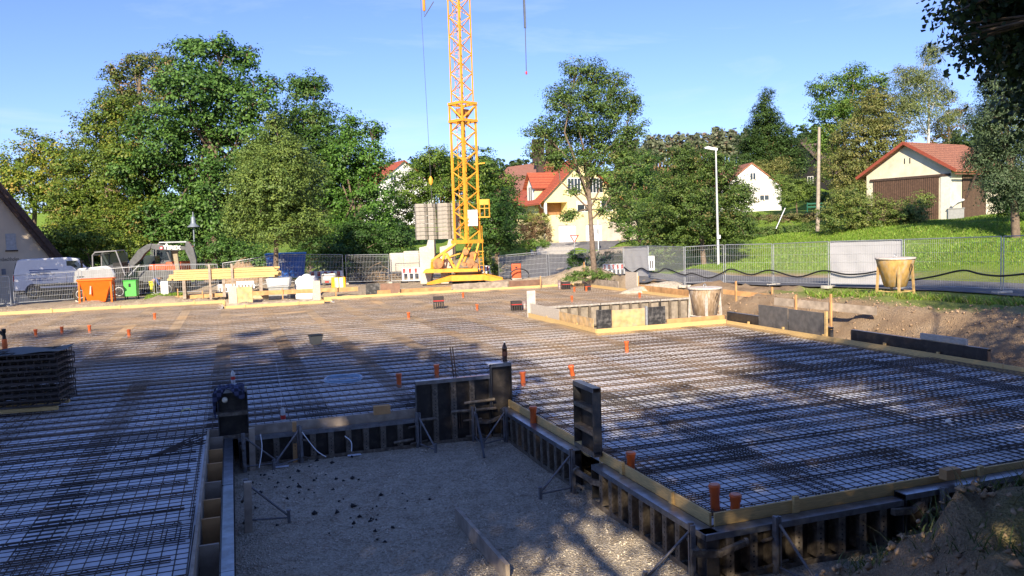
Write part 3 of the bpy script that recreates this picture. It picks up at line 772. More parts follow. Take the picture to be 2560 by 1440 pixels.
tree('hornbeam_tree', 'large yellow green hornbeam left of the big dark chestnut', 'tree', D(270, 66), [(235, 330, 58), (290, 285, 60), (240, 430, 90), (330, 400, 95), (200, 530, 85), (290, 520, 105), (245, 600, 80), (365, 560, 80), (180, 610, 70), (310, 620, 70)], 66, .32, 3.0, HB, 2, spread=.75, trunk=.4, droop=.2)
tree('beech_tree', 'dark open crowned tree rising behind the hornbeam, its top against the sky', 'tree', D(350, 76), [(290, 190, 34), (345, 160, 42), (400, 160, 45), (330, 250, 60), (420, 220, 60), (300, 260, 40), (380, 300, 60)], 76, .36, 2.0, [(.07, .10, .025, 3), (.11, .12, .03, 2), (.19, .12, .05, .7)], 3, spread=.8, trunk=.35)
tree('chestnut_tree', 'tallest dark green chestnut in the middle of the left tree group', 'tree', D(520, 63), [(480, 125, 42), (545, 130, 50), (610, 150, 48), (470, 220, 80), (560, 250, 95), (640, 250, 55), (675, 210, 25), (400, 340, 80), (500, 370, 105), (605, 350, 85), (430, 460, 90), (540, 490, 95), (335, 430, 60), (480, 570, 75), (570, 570, 85), (410, 570, 65), (640, 440, 60)], 63, .42, 2.9, CN, 4, spread=.95, trunk=.5, droop=.5, cluster=16, hollow=.5)
tree('poplar_tree', 'slender green tree with a wispy top right of the chestnut', 'tree', D(770, 70), [(745, 225, 42), (785, 215, 35), (730, 300, 60), (795, 300, 58), (775, 380, 75), (835, 370, 50), (850, 450, 75), (780, 460, 70)], 70, .34, 2.6, LG[2:] + DG, 5, spread=.75, trunk=.32, droop=.3)
tree('green_oak_tree', 'bright green broad tree at the right end of the left tree group', 'tree', D(890, 67), [(880, 325, 42), (935, 335, 30), (870, 400, 66), (930, 400, 48), (850, 500, 80), (930, 490, 72), (900, 590, 85), (830, 600, 70), (960, 570, 50)], 67, .36, 2.9, [(.06, .13, .02, 3), (.09, .17, .03, 3), (.035, .08, .016, 2)], 6, spread=.8, trunk=.35)
b6 = P(685, 672, 48)
tree('linden_tree', 'conical light green linden in front of the others, trunk by the blue skip', 'tree', b6, [(688, 305, 26), (690, 350, 46), (655, 390, 55), (725, 390, 58), (640, 460, 75), (735, 460, 88), (690, 470, 80), (690, 530, 112, 80), (615, 535, 58), (772, 550, 58), (700, 570, 80, 42)], 48, .21, 3.1, LG, 7, spread=.5, trunk=.17, droop=.3, trunk_top=P(690, 420, 48))
tree('broad_tree', 'broad rounded green trees behind the crane mast, lower than the left group', 'tree', D(1130, 80), [(1080, 400, 40), (1120, 430, 62), (1200, 430, 60), (1050, 470, 70), (1235, 480, 62), (1150, 500, 80), (1000, 530, 60)], 80, .36, 2.7, [(.085, .14, .022, 3), (.12, .17, .03, 2), (.05, .09, .018, 2)], 8, spread=.8, trunk=.35)
tree('dark_yew_tree', 'dense dark green tree right beside the crane ladder platform', 'tree', D(1240, 72), [(1250, 520, 48), (1235, 570, 55), (1275, 540, 38), (1270, 600, 35), (1215, 600, 40)], 72, .28, 3.2, DG, 9, spread=.6, trunk=.25)
tree('dark_shrub_tree', 'dark tall shrubbery between linden and white concrete blocks', 'tree', D(930, 62), [(780, 620, 50), (850, 640, 60), (930, 640, 60), (1000, 610, 55), (900, 590, 60), (750, 660, 40)], 62, .27, 2.8, [(.03, .065, .015, 4), (.05, .10, .022, 2)], 10, spread=.55, trunk=.12)
b9 = P(1488, 680, 48)
tree('ash_tree', 'tall airy ash with a leaning bare trunk in front of the yellow house', 'tree', b9, [(1440, 180, 36), (1480, 195, 46), (1535, 210, 44), (1400, 255, 52), (1465, 275, 70), (1545, 275, 50), (1585, 255, 22), (1355, 330, 42), (1425, 345, 70), (1505, 350, 68), (1575, 335, 38), (1330, 375, 22), (1395, 395, 44), (1465, 410, 50), (1560, 405, 50), (1430, 478, 20), (1425, 540, 20), (1535, 475, 42), (1575, 520, 30), (1510, 530, 25)], 48, .20, 2.1, AS, 11, spread=.55, trunk=.20, trunk_top=P(1468, 410, 48), cluster=16, hollow=.2, twigs=8, droop=.15)
tree('garden_tree', 'green garden tree behind the ash, at the right corner of the yellow house', 'tree', D(1600, 75), [(1600, 420, 52), (1640, 460, 45), (1605, 520, 55), (1640, 560, 50), (1570, 450, 40), (1545, 500, 36), (1555, 550, 34), (1580, 585, 30)], 75, .28, 2.3, LG + DG, 12, spread=.6, trunk=.2)
tree('hawthorn_tree', 'dense bushy green tree behind the tall street lamp', 'tree', D(1760, 54), [(1655, 560, 62), (1680, 470, 60), (1740, 425, 58), (1800, 430, 50), (1720, 520, 85), (1800, 520, 85), (1845, 485, 45), (1845, 560, 48), (1650, 620, 55), (1745, 580, 70), (1700, 400, 40), (1810, 580, 50)], 54, .20, 3.0, [(.065, .105, .024, 4), (.10, .14, .032, 2), (.15, .12, .05, .4), (.04, .07, .018, 2)], 13, spread=.45, trunk=.2)
tree('pine_tree', 'dark conical pine above the white gable house', 'tree', D(1915, 120), [(1915, 243, 16, 22), (1908, 280, 30), (1928, 300, 28), (1900, 330, 44), (1940, 335, 42), (1880, 370, 44), (1920, 375, 50), (1960, 372, 46), (1870, 410, 42), (1915, 420, 55), (1965, 415, 50), (1995, 405, 32)], 120, .42, 3.4, [(.04, .075, .02, 3), (.06, .10, .025, 2), (.03, .05, .015, 2)], 14, spread=1.0, trunk=.3, aspect=2.5, up=.9, bark=BARK_R)
tree('maple_tree', 'bright green maple left of the birch, behind the wooden pole', 'tree', D(2110, 92), [(2060, 225, 40), (2130, 200, 45), (2190, 215, 35), (2080, 290, 56), (2150, 280, 60), (2060, 345, 40), (2080, 400, 50)], 92, .38, 2.5, [(.09, .15, .025, 3), (.06, .11, .02, 3), (.13, .17, .03, 1)], 15, spread=.9, trunk=.3)
tree('hornbeam_tree', 'olive brown hornbeam directly left of the barn roof', 'tree', D(2170, 78), [(2190, 270, 50), (2150, 345, 70), (2225, 335, 58), (2110, 425, 62), (2200, 425, 70), (2120, 480, 45)], 78, .30, 3.0, OL, 16, spread=.65, trunk=.28, droop=.25)
tree('birch_tree', 'tall loose birch with a white stem rising behind the barn ridge', 'tree', D(2318, 84), [(2325, 130, 34), (2262, 195, 36), (2312, 200, 46), (2350, 235, 38), (2290, 265, 52), (2250, 260, 34), (2375, 290, 25)], 84, .24, 1.9, [(.12, .145, .05, 3), (.16, .17, .07, 2), (.09, .11, .04, 1)], 17, spread=.8, trunk=.2, bark=BARK_W, trunk_top=P(2323, 215, 84), droop=.9, aspect=2.2, hollow=.15)
tree('larch_tree', 'thin tree with rusty foliage right of the birch', 'tree', D(2370, 88), [(2360, 250, 25), (2380, 310, 40), (2405, 280, 25), (2340, 330, 40)], 88, .25, 1.2, [(.10, .11, .045, 3), (.2, .10, .05, 1)], 18, spread=.6, trunk=.12)
tree('spruce_tree', 'blue green spruce drooping over the right end of the barn', 'tree', D(2540, 41), [(2480, 210, 36), (2520, 240, 60), (2570, 220, 60), (2462, 300, 52), (2530, 310, 70), (2540, 390, 85), (2450, 390, 42), (2500, 450, 55), (2570, 470, 60)], 41, .17, 3.0, SP, 19, spread=.5, trunk=.22, droop=.9, aspect=2.8, hollow=.4, up=.7)
tree('laurel_bush', 'rounded green bush under the spruce at the barn side', 'bush', D(2540, 46), [(2525, 480, 50), (2560, 510, 45), (2505, 520, 28)], 46, .15, 3.0, DG + LG[:1], 20, spread=.35, trunk=.06)
tree('lilac_bush', 'wide yellowish green bush in front of the barn gate', 'bush', D(2190, 54), [(2080, 545, 42), (2140, 520, 52), (2200, 540, 50), (2262, 545, 46), (2310, 505, 26), (2150, 575, 48), (2230, 580, 35), (2290, 545, 35), (2100, 500, 30)], 54, .18, 2.5, [(.12, .15, .035, 3), (.16, .17, .05, 2), (.07, .11, .025, 2)], 21, spread=.4, trunk=.06)
tree('apple_tree', 'small green apple tree right of the white gable house', 'tree', D(1995, 88), [(1985, 480, 34), (2015, 475, 28), (1965, 495, 24), (2040, 500, 24), (1950, 455, 26)], 88, .24, 2.5, LG, 22, spread=.5, trunk=.1)
tree('plum_tree', 'brownish green tree between pine and dark roofed house', 'tree', D(1950, 112), [(1900, 425, 30), (1950, 425, 34), (1985, 445, 26)], 112, .34, 2.5, OL, 23, spread=.7, trunk=.14)
tree('rose_shrub', 'reddish brown shrub left of the garage doors', 'bush', D(1335, 84), [(1310, 580, 24), (1345, 575, 28), (1365, 590, 22), (1325, 600, 20)], 84, .22, 2.4, [(.17, .10, .06, 3), (.12, .10, .04, 2), (.22, .13, .08, 1)], 24, spread=.4, trunk=.05)
tree('forsythia_shrub', 'yellow green shrub under the terrace of the yellow house', 'bush', D(1340, 86), [(1330, 545, 24), (1355, 550, 20), (1318, 560, 18)], 86, .22, 2.2, [(.24, .24, .06, 3), (.17, .19, .05, 2)], 25, spread=.4, trunk=.05)
tree('green_shrub', 'fresh green low shrub in front of the reddish shrub', 'bush', D(1315, 82), [(1300, 612, 22, 14), (1335, 612, 24, 14), (1265, 620, 22, 16), (1360, 610, 16, 12)], 82, .2, 2.4, [(.09, .15, .03, 3), (.12, .19, .04, 2)], 26, spread=.35, trunk=.04)
tree('privet_bush', 'low green bush around the foot of the ash tree', 'bush', D(1478, 47), [(1440, 690, 24, 13), (1475, 684, 28, 16), (1510, 691, 26, 14), (1425, 697, 18, 9)], 47, .12, 3.0, [(.07, .12, .025, 3), (.11, .16, .035, 2)], 27, spread=.22, trunk=.03)
tree('thuja_hedge', 'dark clipped hedge behind the mesh fence left of the ash foot', 'hedge', D(1462, 56), [(x, 655 - (x - 1430) * .02, 13, 26) for x in range(1430, 1560, 20)], 56, .14, 3.5, [(.03, .065, .015, 3), (.045, .085, .02, 1)], 28, spread=.25, trunk=.04)
tree('box_hedge', 'long low hedge on the terrace edge below the white house', 'hedge', D(1960, 74), [(x, 585 - (x - 1860) * .06, 26, 16) for x in range(1865, 2060, 24)], 74, .18, 3.0, [(.07, .12, .025, 3), (.11, .14, .04, 2)], 29, spread=.3, trunk=.03, dj=.1)
tree('cotoneaster_hedge', 'brownish ground hugging hedge along the upper terrace right of the white house', 'hedge', D(2000, 82), [(x, 548 - (x - 1860) * .03, 26, 12) for x in range(1880, 2070, 24)], 82, .2, 3.0, [(.13, .13, .05, 3), (.16, .12, .06, 2), (.08, .10, .03, 2)], 30, spread=.3, trunk=.03, dj=.1)
tree('tall_hedge', 'clipped green hedge behind the green bench fence, right of the wooden pole', 'hedge', D(2100, 84), [(x, 498, 22, 22) for x in range(2050, 2200, 20)], 84, .2, 3.2, [(.09, .14, .05, 3), (.12, .16, .06, 2)], 31, spread=.3, trunk=.03, dj=.1)
tree('bramble_bush', 'bright leafy bush behind the excavator under the hornbeam', 'bush', D(240, 57), [(150, 600, 40), (215, 600, 45), (280, 600, 40), (330, 610, 30), (180, 630, 34), (100, 620, 30)], 57, .25, 2.6, [(.11, .16, .025, 3), (.17, .2, .03, 2), (.06, .10, .02, 2)], 32, spread=.5, trunk=.06)
tree('elder_bush', 'green bush behind the dirt pile and the grey lamp post', 'bush', D(560, 57), [(500, 640, 36), (545, 630, 42), (600, 640, 40), (650, 650, 36), (470, 665, 26)], 57, .25, 2.6, CN, 33, spread=.5, trunk=.06)
tree('field_shrub', 'green shrub strip behind the right barrier boards of the crane', 'bush', D(1230, 64), [(1222, 660, 20, 28), (1240, 680, 16, 24), (1215, 640, 20, 20)], 64, .2, 2.6, LG, 34, spread=.35, trunk=.04)
# far pine wood on the ridge: one mass nobody could count
rng = np.random.default_rng(77)
V, Fc, lc, k0 = [], [], [], 0
tmb = MB()
def wood(n, pxa, pxb, topf, da, db, hmin, hmax, cols):
    global k0
    for i in range(n):
        px = rng.uniform(pxa, pxb); d = rng.uniform(da, db)
        g = D(px, d); h = rng.uniform(hmin, hmax)
        top = P(px, topf(px) + rng.uniform(-16, 26), d)[2]
        base = np.array([g[0], g[1], max(g[2], top - h)])
        if base[2] > g[2] + .5: base[2] = g[2]
        hh = top - base[2]
        if hh < 3: continue
        w = rng.uniform(1.6, 2.8)
        bl = [(np.array([g[0] + rng.uniform(-.8, .8), g[1] + rng.uniform(-.8, .8), base[2] + hh * f]), w * r, w * r, hh * .09) for f, r in ((.62, .8), (.72, 1.0), (.82, .85), (.92, .5))]
        v, f_, c = leaf_cloud(bl, .85, 1.5, cols, rng, cluster=8, spread=.9, hollow=.2)
        V.append(v); Fc.append(f_ + k0); lc.append(c); k0 += len(v)
        tmb.tube([base, base + (0, 0, hh * .8)], [.24, .1], 5, cap=False)
PNW = [(.15, .17, .10, 3), (.18, .20, .11, 2), (.20, .15, .10, .8), (.11, .13, .07, 2)]  # paled pine greens: distance haze mixed into the leaf colours
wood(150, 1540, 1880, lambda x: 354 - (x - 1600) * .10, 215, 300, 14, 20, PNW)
wood(60, 930, 1340, lambda x: 400 + 10 * math.sin(x * .05), 190, 260, 12, 16, PN)
wood(30, 1240, 1420, lambda x: 415, 220, 280, 12, 16, PN)
wood(26, 1980, 2100, lambda x: 320, 190, 230, 14, 18, PN)
wood(24, 2360, 2480, lambda x: 330, 150, 190, 10, 14, PN)
wo = thing('pine_forest', 'distant pine wood along the ridge behind the houses', 'forest'); wo['kind'] = 'stuff'
bpy.data.objects.remove(wo)
VV = np.concatenate(V); FFc = np.concatenate(Fc); LC = np.concatenate(lc)
wo = numpy_mesh('pine_forest', VV, FFc, LEAF, cols={'leaf': LC})
tag(wo, 'distant pine wood along the ridge behind the houses', 'forest', kind='stuff')
tag(tmb.build('forest_trunks', BARK_R, wo), kind='stuff')
# ---- trees beside and behind the photographer, whose shade lies over the slab
def shade_tree(name, label, base, blobs, size, lai, cols, seed, trunk=.35, spread=.8, hollow=.2, **kw):
    rng = np.random.default_rng(seed)
    base = np.array([base[0], base[1], tz(base[0], base[1]) - .1])
    bl = [(np.array(b[:3], float), b[3], b[3], b[4] if len(b) > 4 else b[3]) for b in blobs]
    o = thing(name, label, 'tree', base)
    top = np.mean([b[0] for b in bl], 0)
    limbs(MB(base), base, np.array([base[0] * .5 + top[0] * .5, base[1] * .5 + top[1] * .5, top[2] + 1]), bl, trunk, rng, 5).build('trunk', BARK, o)
    V, Fc, lc = leaf_cloud(bl, size, lai, cols, rng, spread=spread, hollow=hollow, **kw)
    numpy_mesh('crown', V - base, Fc, LEAF, o, cols={'leaf': lc})
    return o
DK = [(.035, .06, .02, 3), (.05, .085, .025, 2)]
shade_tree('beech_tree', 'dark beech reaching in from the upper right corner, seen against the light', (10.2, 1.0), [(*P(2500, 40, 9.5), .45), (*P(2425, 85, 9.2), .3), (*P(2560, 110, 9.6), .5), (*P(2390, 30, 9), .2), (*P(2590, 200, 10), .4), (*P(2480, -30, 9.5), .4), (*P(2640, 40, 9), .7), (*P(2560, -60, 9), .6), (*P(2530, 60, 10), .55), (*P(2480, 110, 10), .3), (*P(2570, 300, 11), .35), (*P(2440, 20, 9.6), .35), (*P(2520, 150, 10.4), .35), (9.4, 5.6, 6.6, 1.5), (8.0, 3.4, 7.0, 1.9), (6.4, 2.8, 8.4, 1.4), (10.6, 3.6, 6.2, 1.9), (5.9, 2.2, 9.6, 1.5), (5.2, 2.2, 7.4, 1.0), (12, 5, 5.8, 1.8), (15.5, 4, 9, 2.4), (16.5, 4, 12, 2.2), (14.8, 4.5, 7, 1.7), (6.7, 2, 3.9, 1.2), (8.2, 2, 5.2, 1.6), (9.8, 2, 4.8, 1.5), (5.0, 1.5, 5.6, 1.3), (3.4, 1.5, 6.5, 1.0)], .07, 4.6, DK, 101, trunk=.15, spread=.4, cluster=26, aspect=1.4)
shade_tree('large_beech_tree', 'large beech standing to the left behind the viewer', (-14, -6), [(-16, -6, 16.2, 4.4), (-12, -6, 15.4, 4.0), (-20, -6, 16.4, 4.5), (-24, -5, 17.2, 5), (-9.3, -6, 14.4, 3.6), (-14, -6, 11, 5), (-20, -6, 12, 5), (-9, -6, 11, 4), (-28, -5, 15, 5), (-24, -5, 12, 5), (-12, -7, 8, 4), (-22, -6, 23.6, 1.3, .5), (-27, -5, 24.6, 1.8, .5), (-18, -6, 22.6, .9, .35)], .30, 6, DK, 102, hollow=.1)
shade_tree('low_beech_tree', 'lower beech standing close behind the viewer', (-3, -6), [(-5, -6, 10.2, 2.2), (-1.6, -6, 9.8, 1.9), (1.5, -6, 8.6, 2.2), (-6.8, -6, 7, 2.6), (-.4, -6, 6.4, 2.2), (3, -6, 6.4, 2.0), (-9, -6, 8, 3.4), (-6.8, -6.5, 11.5, 2.2), (-4, -6.5, 4, 2.4), (4, -5, 6.5, 2.2), (6, -4, 5.5, 2.2), (8, -3.4, 6, 2.0)], .2, 6.5, DK, 103, hollow=.1)
shade_tree('side_maple_tree', 'broad maple at the left edge outside the fence', (-22, 48), [(-22, 49, 9, 4.5), (-20.5, 45.5, 9, 3.5), (-22, 49, 14, 4), (-25, 51, 12, 4), (-24, 52, 7, 4), (-16, 46.2, 7.6, 2.7), (-17.5, 48, 11, 3)], .34, 8, DK, 104, hollow=.1)
# ------------------------------------------------------------------ houses
TILE_R = rows_mat('red_roof_tiles', (.44, .105, .05), (.20, .045, .025), .22, 'Z', .22, tile=('Y', .3))
TILE_B = rows_mat('brown_roof_tiles', (.30, .14, .10), (.16, .07, .05), .24, 'Z', .22)
TILE_W = rows_mat('weathered_red_tiles', (.35, .15, .085), (.17, .07, .045), .17, 'Z', .25, tile=('Y', .24), var=.5)
TILE_D = rows_mat('dark_brown_tiles', (.14, .095, .08), (.07, .05, .04), .25, 'Z', .2)
PL_Y = mat('yellow_plaster', (.78, .68, .36), rough=.9, var=.08, scale=1)
PL_W = mat('white_plaster', (.80, .80, .78), rough=.9, var=.05, scale=1)
PL_C = mat('cream_plaster', (.72, .66, .50), rough=.9, var=.14, scale=1.2, stain=(.5, .45, .34), stain_amt=.5, stain_scale=1)
PL_G = mat('beige_plaster', (.58, .49, .37), rough=.9, var=.1, scale=.8)
BROWN = rows_mat('brown_wood_slats', (.13, .075, .05), (.03, .018, .012), .16, 'X', .28)
BROWN_Y = rows_mat('brown_side_slats', (.13, .08, .05), (.03, .018, .012), .16, 'Y', .28)
DKWOOD = mat('dark_wood', (.07, .045, .035), rough=.8, var=.3)
GL = glass()
def house(name, label, loc, delta, Wd, Dp, eave, ridge, wall, roof, over=.4, base=-1.0, th=.16, verge=.35, poly=None):
    o = thing(name, label, 'house', loc, -math.atan2(loc[0], loc[1]) + R(delta))
    w = Wd / 2
    MB().prism(poly or [(-w, 0, base), (w, 0, base), (w, 0, eave), (0, 0, ridge), (-w, 0, eave)], (0, Dp, 0)).build('wall', wall, o)
    sl = (ridge - eave) / w
    r = MB()
    for s in (-1, 1):
        n = np.array([sl, 0, 1.]); n /= np.linalg.norm(n)
        a = np.array([0, -verge, ridge + .02]); b = np.array([s * (w + over), -verge, eave - over * sl + .02])
        r.prism([a, b, b + (0, 0, th), a + (0, 0, th)], (0, Dp + 2 * verge, 0))
    ro = r.build('roof', roof, o)
    return o, ro
def window(o, x, z, w, h, y=0.0, frame=WHITE, pane=GL, side=None, depth=.05, bars=1, shutter=0):
    "part on the front wall (or on a side wall: side=-1/1, x runs along the wall)"
    f = MB()
    def bx(a, b, m):
        (x0, y0, z0), (x1, y1, z1) = a, b
        if side: m.box((y + side * y0 * -1, x0, z0), (y + side * y1 * -1, x1, z1))
        else: m.box((x0, y + y0, z0), (x1, y + y1, z1))
    t = .07
    bx((x, -depth, z), (x + t, .01, z + h), f); bx((x + w - t, -depth, z), (x + w, .01, z + h), f)
    bx((x + t, -depth, z), (x + w - t, .01, z + t), f); bx((x + t, -depth, z + h - t), (x + w - t, .01, z + h), f)
    for k in range(bars):
        xx = x + w * (k + 1) / (bars + 1); bx((xx - .035, -depth + .004, z + t), (xx + .035, .01, z + h - t), f)
    fo = f.build('window', frame, o)
    p = MB(); bx((x + .02, -.02, z + .02), (x + w - .02, .005, z + h - .02), p); p.build('pane', pane, fo)
    if shutter:
        s = MB(); bx((x + t, -depth + .008, z + h * (1 - shutter)), (x + w - t, -.021, z + h - t), s); s.build('roller_shutter', mat('shutter', (.62, .52, .46), rough=.7, var=.05), fo)
    return fo
# yellow house
g = P(1457, 604, 100)
poly = [(-2.0, 0, 3.35), (-2.0, 0, 4.95), (-5.1, 0, 4.95), (-5.1, 0, 5.4), (0, 0, 10.2), (5.1, 0, 5.4), (5.1, 0, -1), (-5.1, 0, -1), (-5.1, 0, 3.35)]
o, ro = house('yellow_house', 'yellow plastered house with red tiled roof and two white garage doors', g, 25, 10.2, 1.9, 5.4, 10.2, PL_Y, TILE_R, poly=poly, verge=.5, over=.7)
for c in [ro]: bpy.data.objects.remove(c)
b = MB(); b.prism([(-5.1, 1.91, -1), (5.1, 1.91, -1), (5.1, 1.91, 5.4), (0, 1.91, 10.2), (-5.1, 1.91, 5.4)], (0, 9.6, 0)); b.build('rear_wall', PL_Y, o)
r = MB(); sl = 4.8 / 5.1
for s in (-1, 1):
    a_ = np.array([0, -.5, 10.23]); b_ = np.array([s * 5.9, -.5, 5.4 - .8 * sl + .03]); r.prism([a_, b_, b_ + (0, 0, .17), a_ + (0, 0, .17)], (0, 12.4, 0))
ro = r.build('roof', TILE_R, o)
MB().box((-1.2, 5, 9.2), (-.3, 5.8, 11.6)).build('chimney', DKWOOD, ro)
MB().box((-2.4, 8.2, 8.6), (-1.6, 9, 11.2)).build('chimney', DKWOOD, ro)
MB().box((-5.05, 1.86, 3.36), (-2.02, 1.905, 4.94)).build('loggia_wall', mat('brown_render', (.30, .16, .075), rough=.9), o)
MB().box((-5.0, .05, 3.36), (-4.7, .35, 4.94)).build('column', WHITE, o)
MB().box((-5.1, -2.2, -1), (2.6, -.01, 2.62)).box((-5.1, -2.2, 2.62), (2.6, -2.0, 3.35)).build('garage_block', PL_Y, o)
for x in (-4.15, -.55):
    d_ = MB().box((x, -2.25, -.05), (x + 2.15, -2.19, 2.0)).build('garage_door', rows_mat('garage_door_white', (.80, .80, .80), (.6, .6, .6), .5, 'Z', .03), o)
    MB().box((x - .1, -2.27, 2.0), (x + 2.25, -2.2, 2.12)).build('door_shade_strip', mat('grey_shade_strip', (.3, .3, .32)), d_)  # shadow at the top of the door recess, painted as a grey strip
window(o, -1.9, 6.0, 1.8, 1.9, bars=3); window(o, 1.1, 6.0, 1.8, 1.9, bars=3); window(o, -.7, 3.7, 2.1, 1.35, shutter=.35, bars=1); window(o, 2.6, 3.7, 1.6, 1.35)
# dormer with its own gable on the left roof slope
dm = MB().prism([(-5.25, 2.6, 4.4), (-5.25, 5.2, 4.4), (-5.25, 5.2, 7.2), (-5.25, 3.9, 8.7), (-5.25, 2.6, 7.2)], (4.2, 0, 0)).build('dormer', PL_Y, o)
r = MB()
for s in (-1, 1):
    a_ = np.array([-5.7, 3.9, 8.75]); b_ = np.array([-5.7, 3.9 + s * 1.75, 6.75]); r.prism([a_, b_, b_ + (0, 0, .15), a_ + (0, 0, .15)], (5.6, 0, 0))
r.build('dormer_roof', TILE_R, dm)
MB().prism([(-5.28, 2.75, 4.5), (-5.28, 5.05, 4.5), (-5.28, 5.05, 7.1), (-5.28, 3.9, 8.5), (-5.28, 2.75, 7.1)], (.02, 0, 0)).build('dormer_front', PL_W, dm)
window(dm, 3.2, 4.9, 1.4, 2.2, y=-5.29, side=-1)
MB().tube([(-5.75, -.4, 4.7), (-5.6, -.2, 4.4), (-5.15, -.08, 4.2), (-5.15, -.08, 0)], .06, 8).build('downpipe', GALV, o)
# retaining wall right of it
a, b = P(1504, 606, 98.5), P(1592, 604, 101)
o = thing('retaining_wall', 'pinkish concrete retaining wall right of the garage doors', 'wall', a)
MB(a).beam((a[0], a[1], a[2] + .6), (b[0], b[1], a[2] + .6), .3, 3.6).build('wall', mat('pink_concrete', (.55, .46, .38), rough=.9, var=.15, scale=1), o)
MB(a).beam((a[0], a[1], a[2] + 2.44), (b[0], b[1], a[2] + 2.44), .4, .1).build('coping', CONC, o)
# house behind with brownish roof
o, ro = house('large_house', 'large brown roofed house behind the yellow house', P(1398, 560, 128), 40, 12.5, 13, 4.6, 10.0, mat('grey_white_wall', (.5, .47, .43)), TILE_B, over=.9)
for x in (-2.6, .2): MB().box((x, 2, 10), (x + 1.6, 3.2, 13.6)).build('chimney', DKWOOD, ro)
window(o, -4.6, 2.6, 1.4, 1.5)
o, ro = house('gable_house', 'white gable with red roof edge peeping out left of the crane', P(1015, 545, 118), 22, 9, 9, 4.8, 8.3, PL_W, TILE_R)
window(o, -2.2, 5.2, .9, 1.1)
o, ro = house('white_house', 'small white gable house with a half shuttered window behind the lamp', P(1880, 526, 98), 22, 7.5, 8, 2.85, 5.65, PL_W, TILE_W, over=.35, verge=.15)
window(o, .95, 1.15, 1.25, 1.15, shutter=.45); window(o, -.25, 3.7, .8, .9)
MB().tube([(4.1, -.1, 2.45), (3.8, -.1, 2.2), (3.65, -.06, 2.0), (3.65, -.06, -.5)], .05, 8).build('downpipe', GALV, o)
o, ro = house('dark_house', 'dark timber house with brown roof behind the wooden pole', P(2005, 485, 128), -32, 9, 10, 3.4, 8.0, mat('black_boards', (.022, .02, .022), var=.3), TILE_D, over=.7)
window(o, 1.0, 1.5, 1.0, 1.2); MB().box((-2.2, 3, 6), (-1.4, 3.8, 9)).build('chimney', DKWOOD, ro)
# barn
g = P(2267, 553, 59.5)
g[2] -= .1
o, ro = house('barn', 'cream barn with red tiled roof and a wide brown slatted gate', g, -33, 6.7, 7.0, 3.75, 5.75, PL_C, TILE_W, over=.55, verge=.45, base=-1.5)
MB().box((-2.75, -.05, -1.4), (2.45, -.003, 3.2)).build('gate', BROWN, o)
MB().box((-3.0, -.1, 3.2), (3.3, -.004, 3.38)).build('gate_beam', DKWOOD, o)
for x in (-.22, .2): MB().box((x, -.02, 4.35), (x + .07, .01, 4.75)).build('slit', BLACK, o)
MB().box((2.6, -.06, -1.4), (3.34, -.002, 3.2)).build('pier', mat('white_pier', (.74, .70, .58), var=.1), o)
MB().box((3.36, 1.3, .0), (3.42, 4.3, 3.3)).build('side_door', BROWN_Y, o)
MB().beam((3.4, 1.7, 1.6), (4.15, 1.9, 3.5), .12, .12).build('roof_brace', DKWOOD, o)
MB().tube([(3.4, 1.4, 1.5), (3.5, .4, 1.35), (3.62, -.3, 1.1)], .09, 8).build('downpipe', WHITE, o)
MB().beam((3.95, -.45, 3.3), (3.95, 7.4, 3.3), .12, .1).build('gutter', mat('copper_brown', (.22, .09, .05)), o)
for s in (-1, 1):
    MB().beam((0, -.47, 5.86), (s * 3.95, -.47, 3.52), .05, .22).build('bargeboard', mat('red_bargeboard', (.30, .07, .04)), o)
bx = P(2390, 541, 56.5)
o = thing('grey_utility_box', 'grey utility box standing at the barn corner', 'utility box', (bx[0], bx[1], tz(bx[0], bx[1])), -YAW - R(30))
MB().box((-.5, -.2, -.2), (.5, .2, .78)).build('box', mat('grey_box', (.28, .29, .29), var=.1), o, bevel=.02); MB().box((-.54, -.24, .781), (.54, .24, .84)).build('lid', mat('grey_box', (.28, .29, .29)), o)
# left gable house
o, ro = house('gable_house', 'beige house with steep gable and painted lettering at the left edge', P(8, 765, 54), 6, 6.7, 12, 3.2, 8.3, PL_G, TILE_R, over=.55, verge=.5, base=-1, th=.3)
for s in (-1, 1): MB().beam((0, -.52, 8.45), (s * 3.9, -.52, 2.5), .06, .34).build('bargeboard', DKWOOD, o)
for y in (-.42, ): MB().prism([(0, y, 8.3), (3.9, y, 2.36), (3.35, y, 2.5), (0, y, 7.7)], (0, .4, 0)).build('verge_soffit', DKWOOD, o)
window(o, .42, 3.75, .6, 1.1, frame=mat('grey_shutter', (.4, .41, .42)), pane=mat('grey_shutter', (.4, .41, .42)), bars=0)
MB().box((.36, -.1, 3.66), (1.1, -.002, 3.745)).build('window_sill', DKWOOD, o)
text_mesh('lettering', 'rentbechhofen', .36, BLACK, o, (1.12, -.004, 3.02), (R(90), 0, 0), .004, 'RIGHT', sx=.62)
MB().box((.05, -.03, 2.1), (.3, -.002, 2.5)).build('name_plate', mat('plaque', (.2, .21, .23)), o)
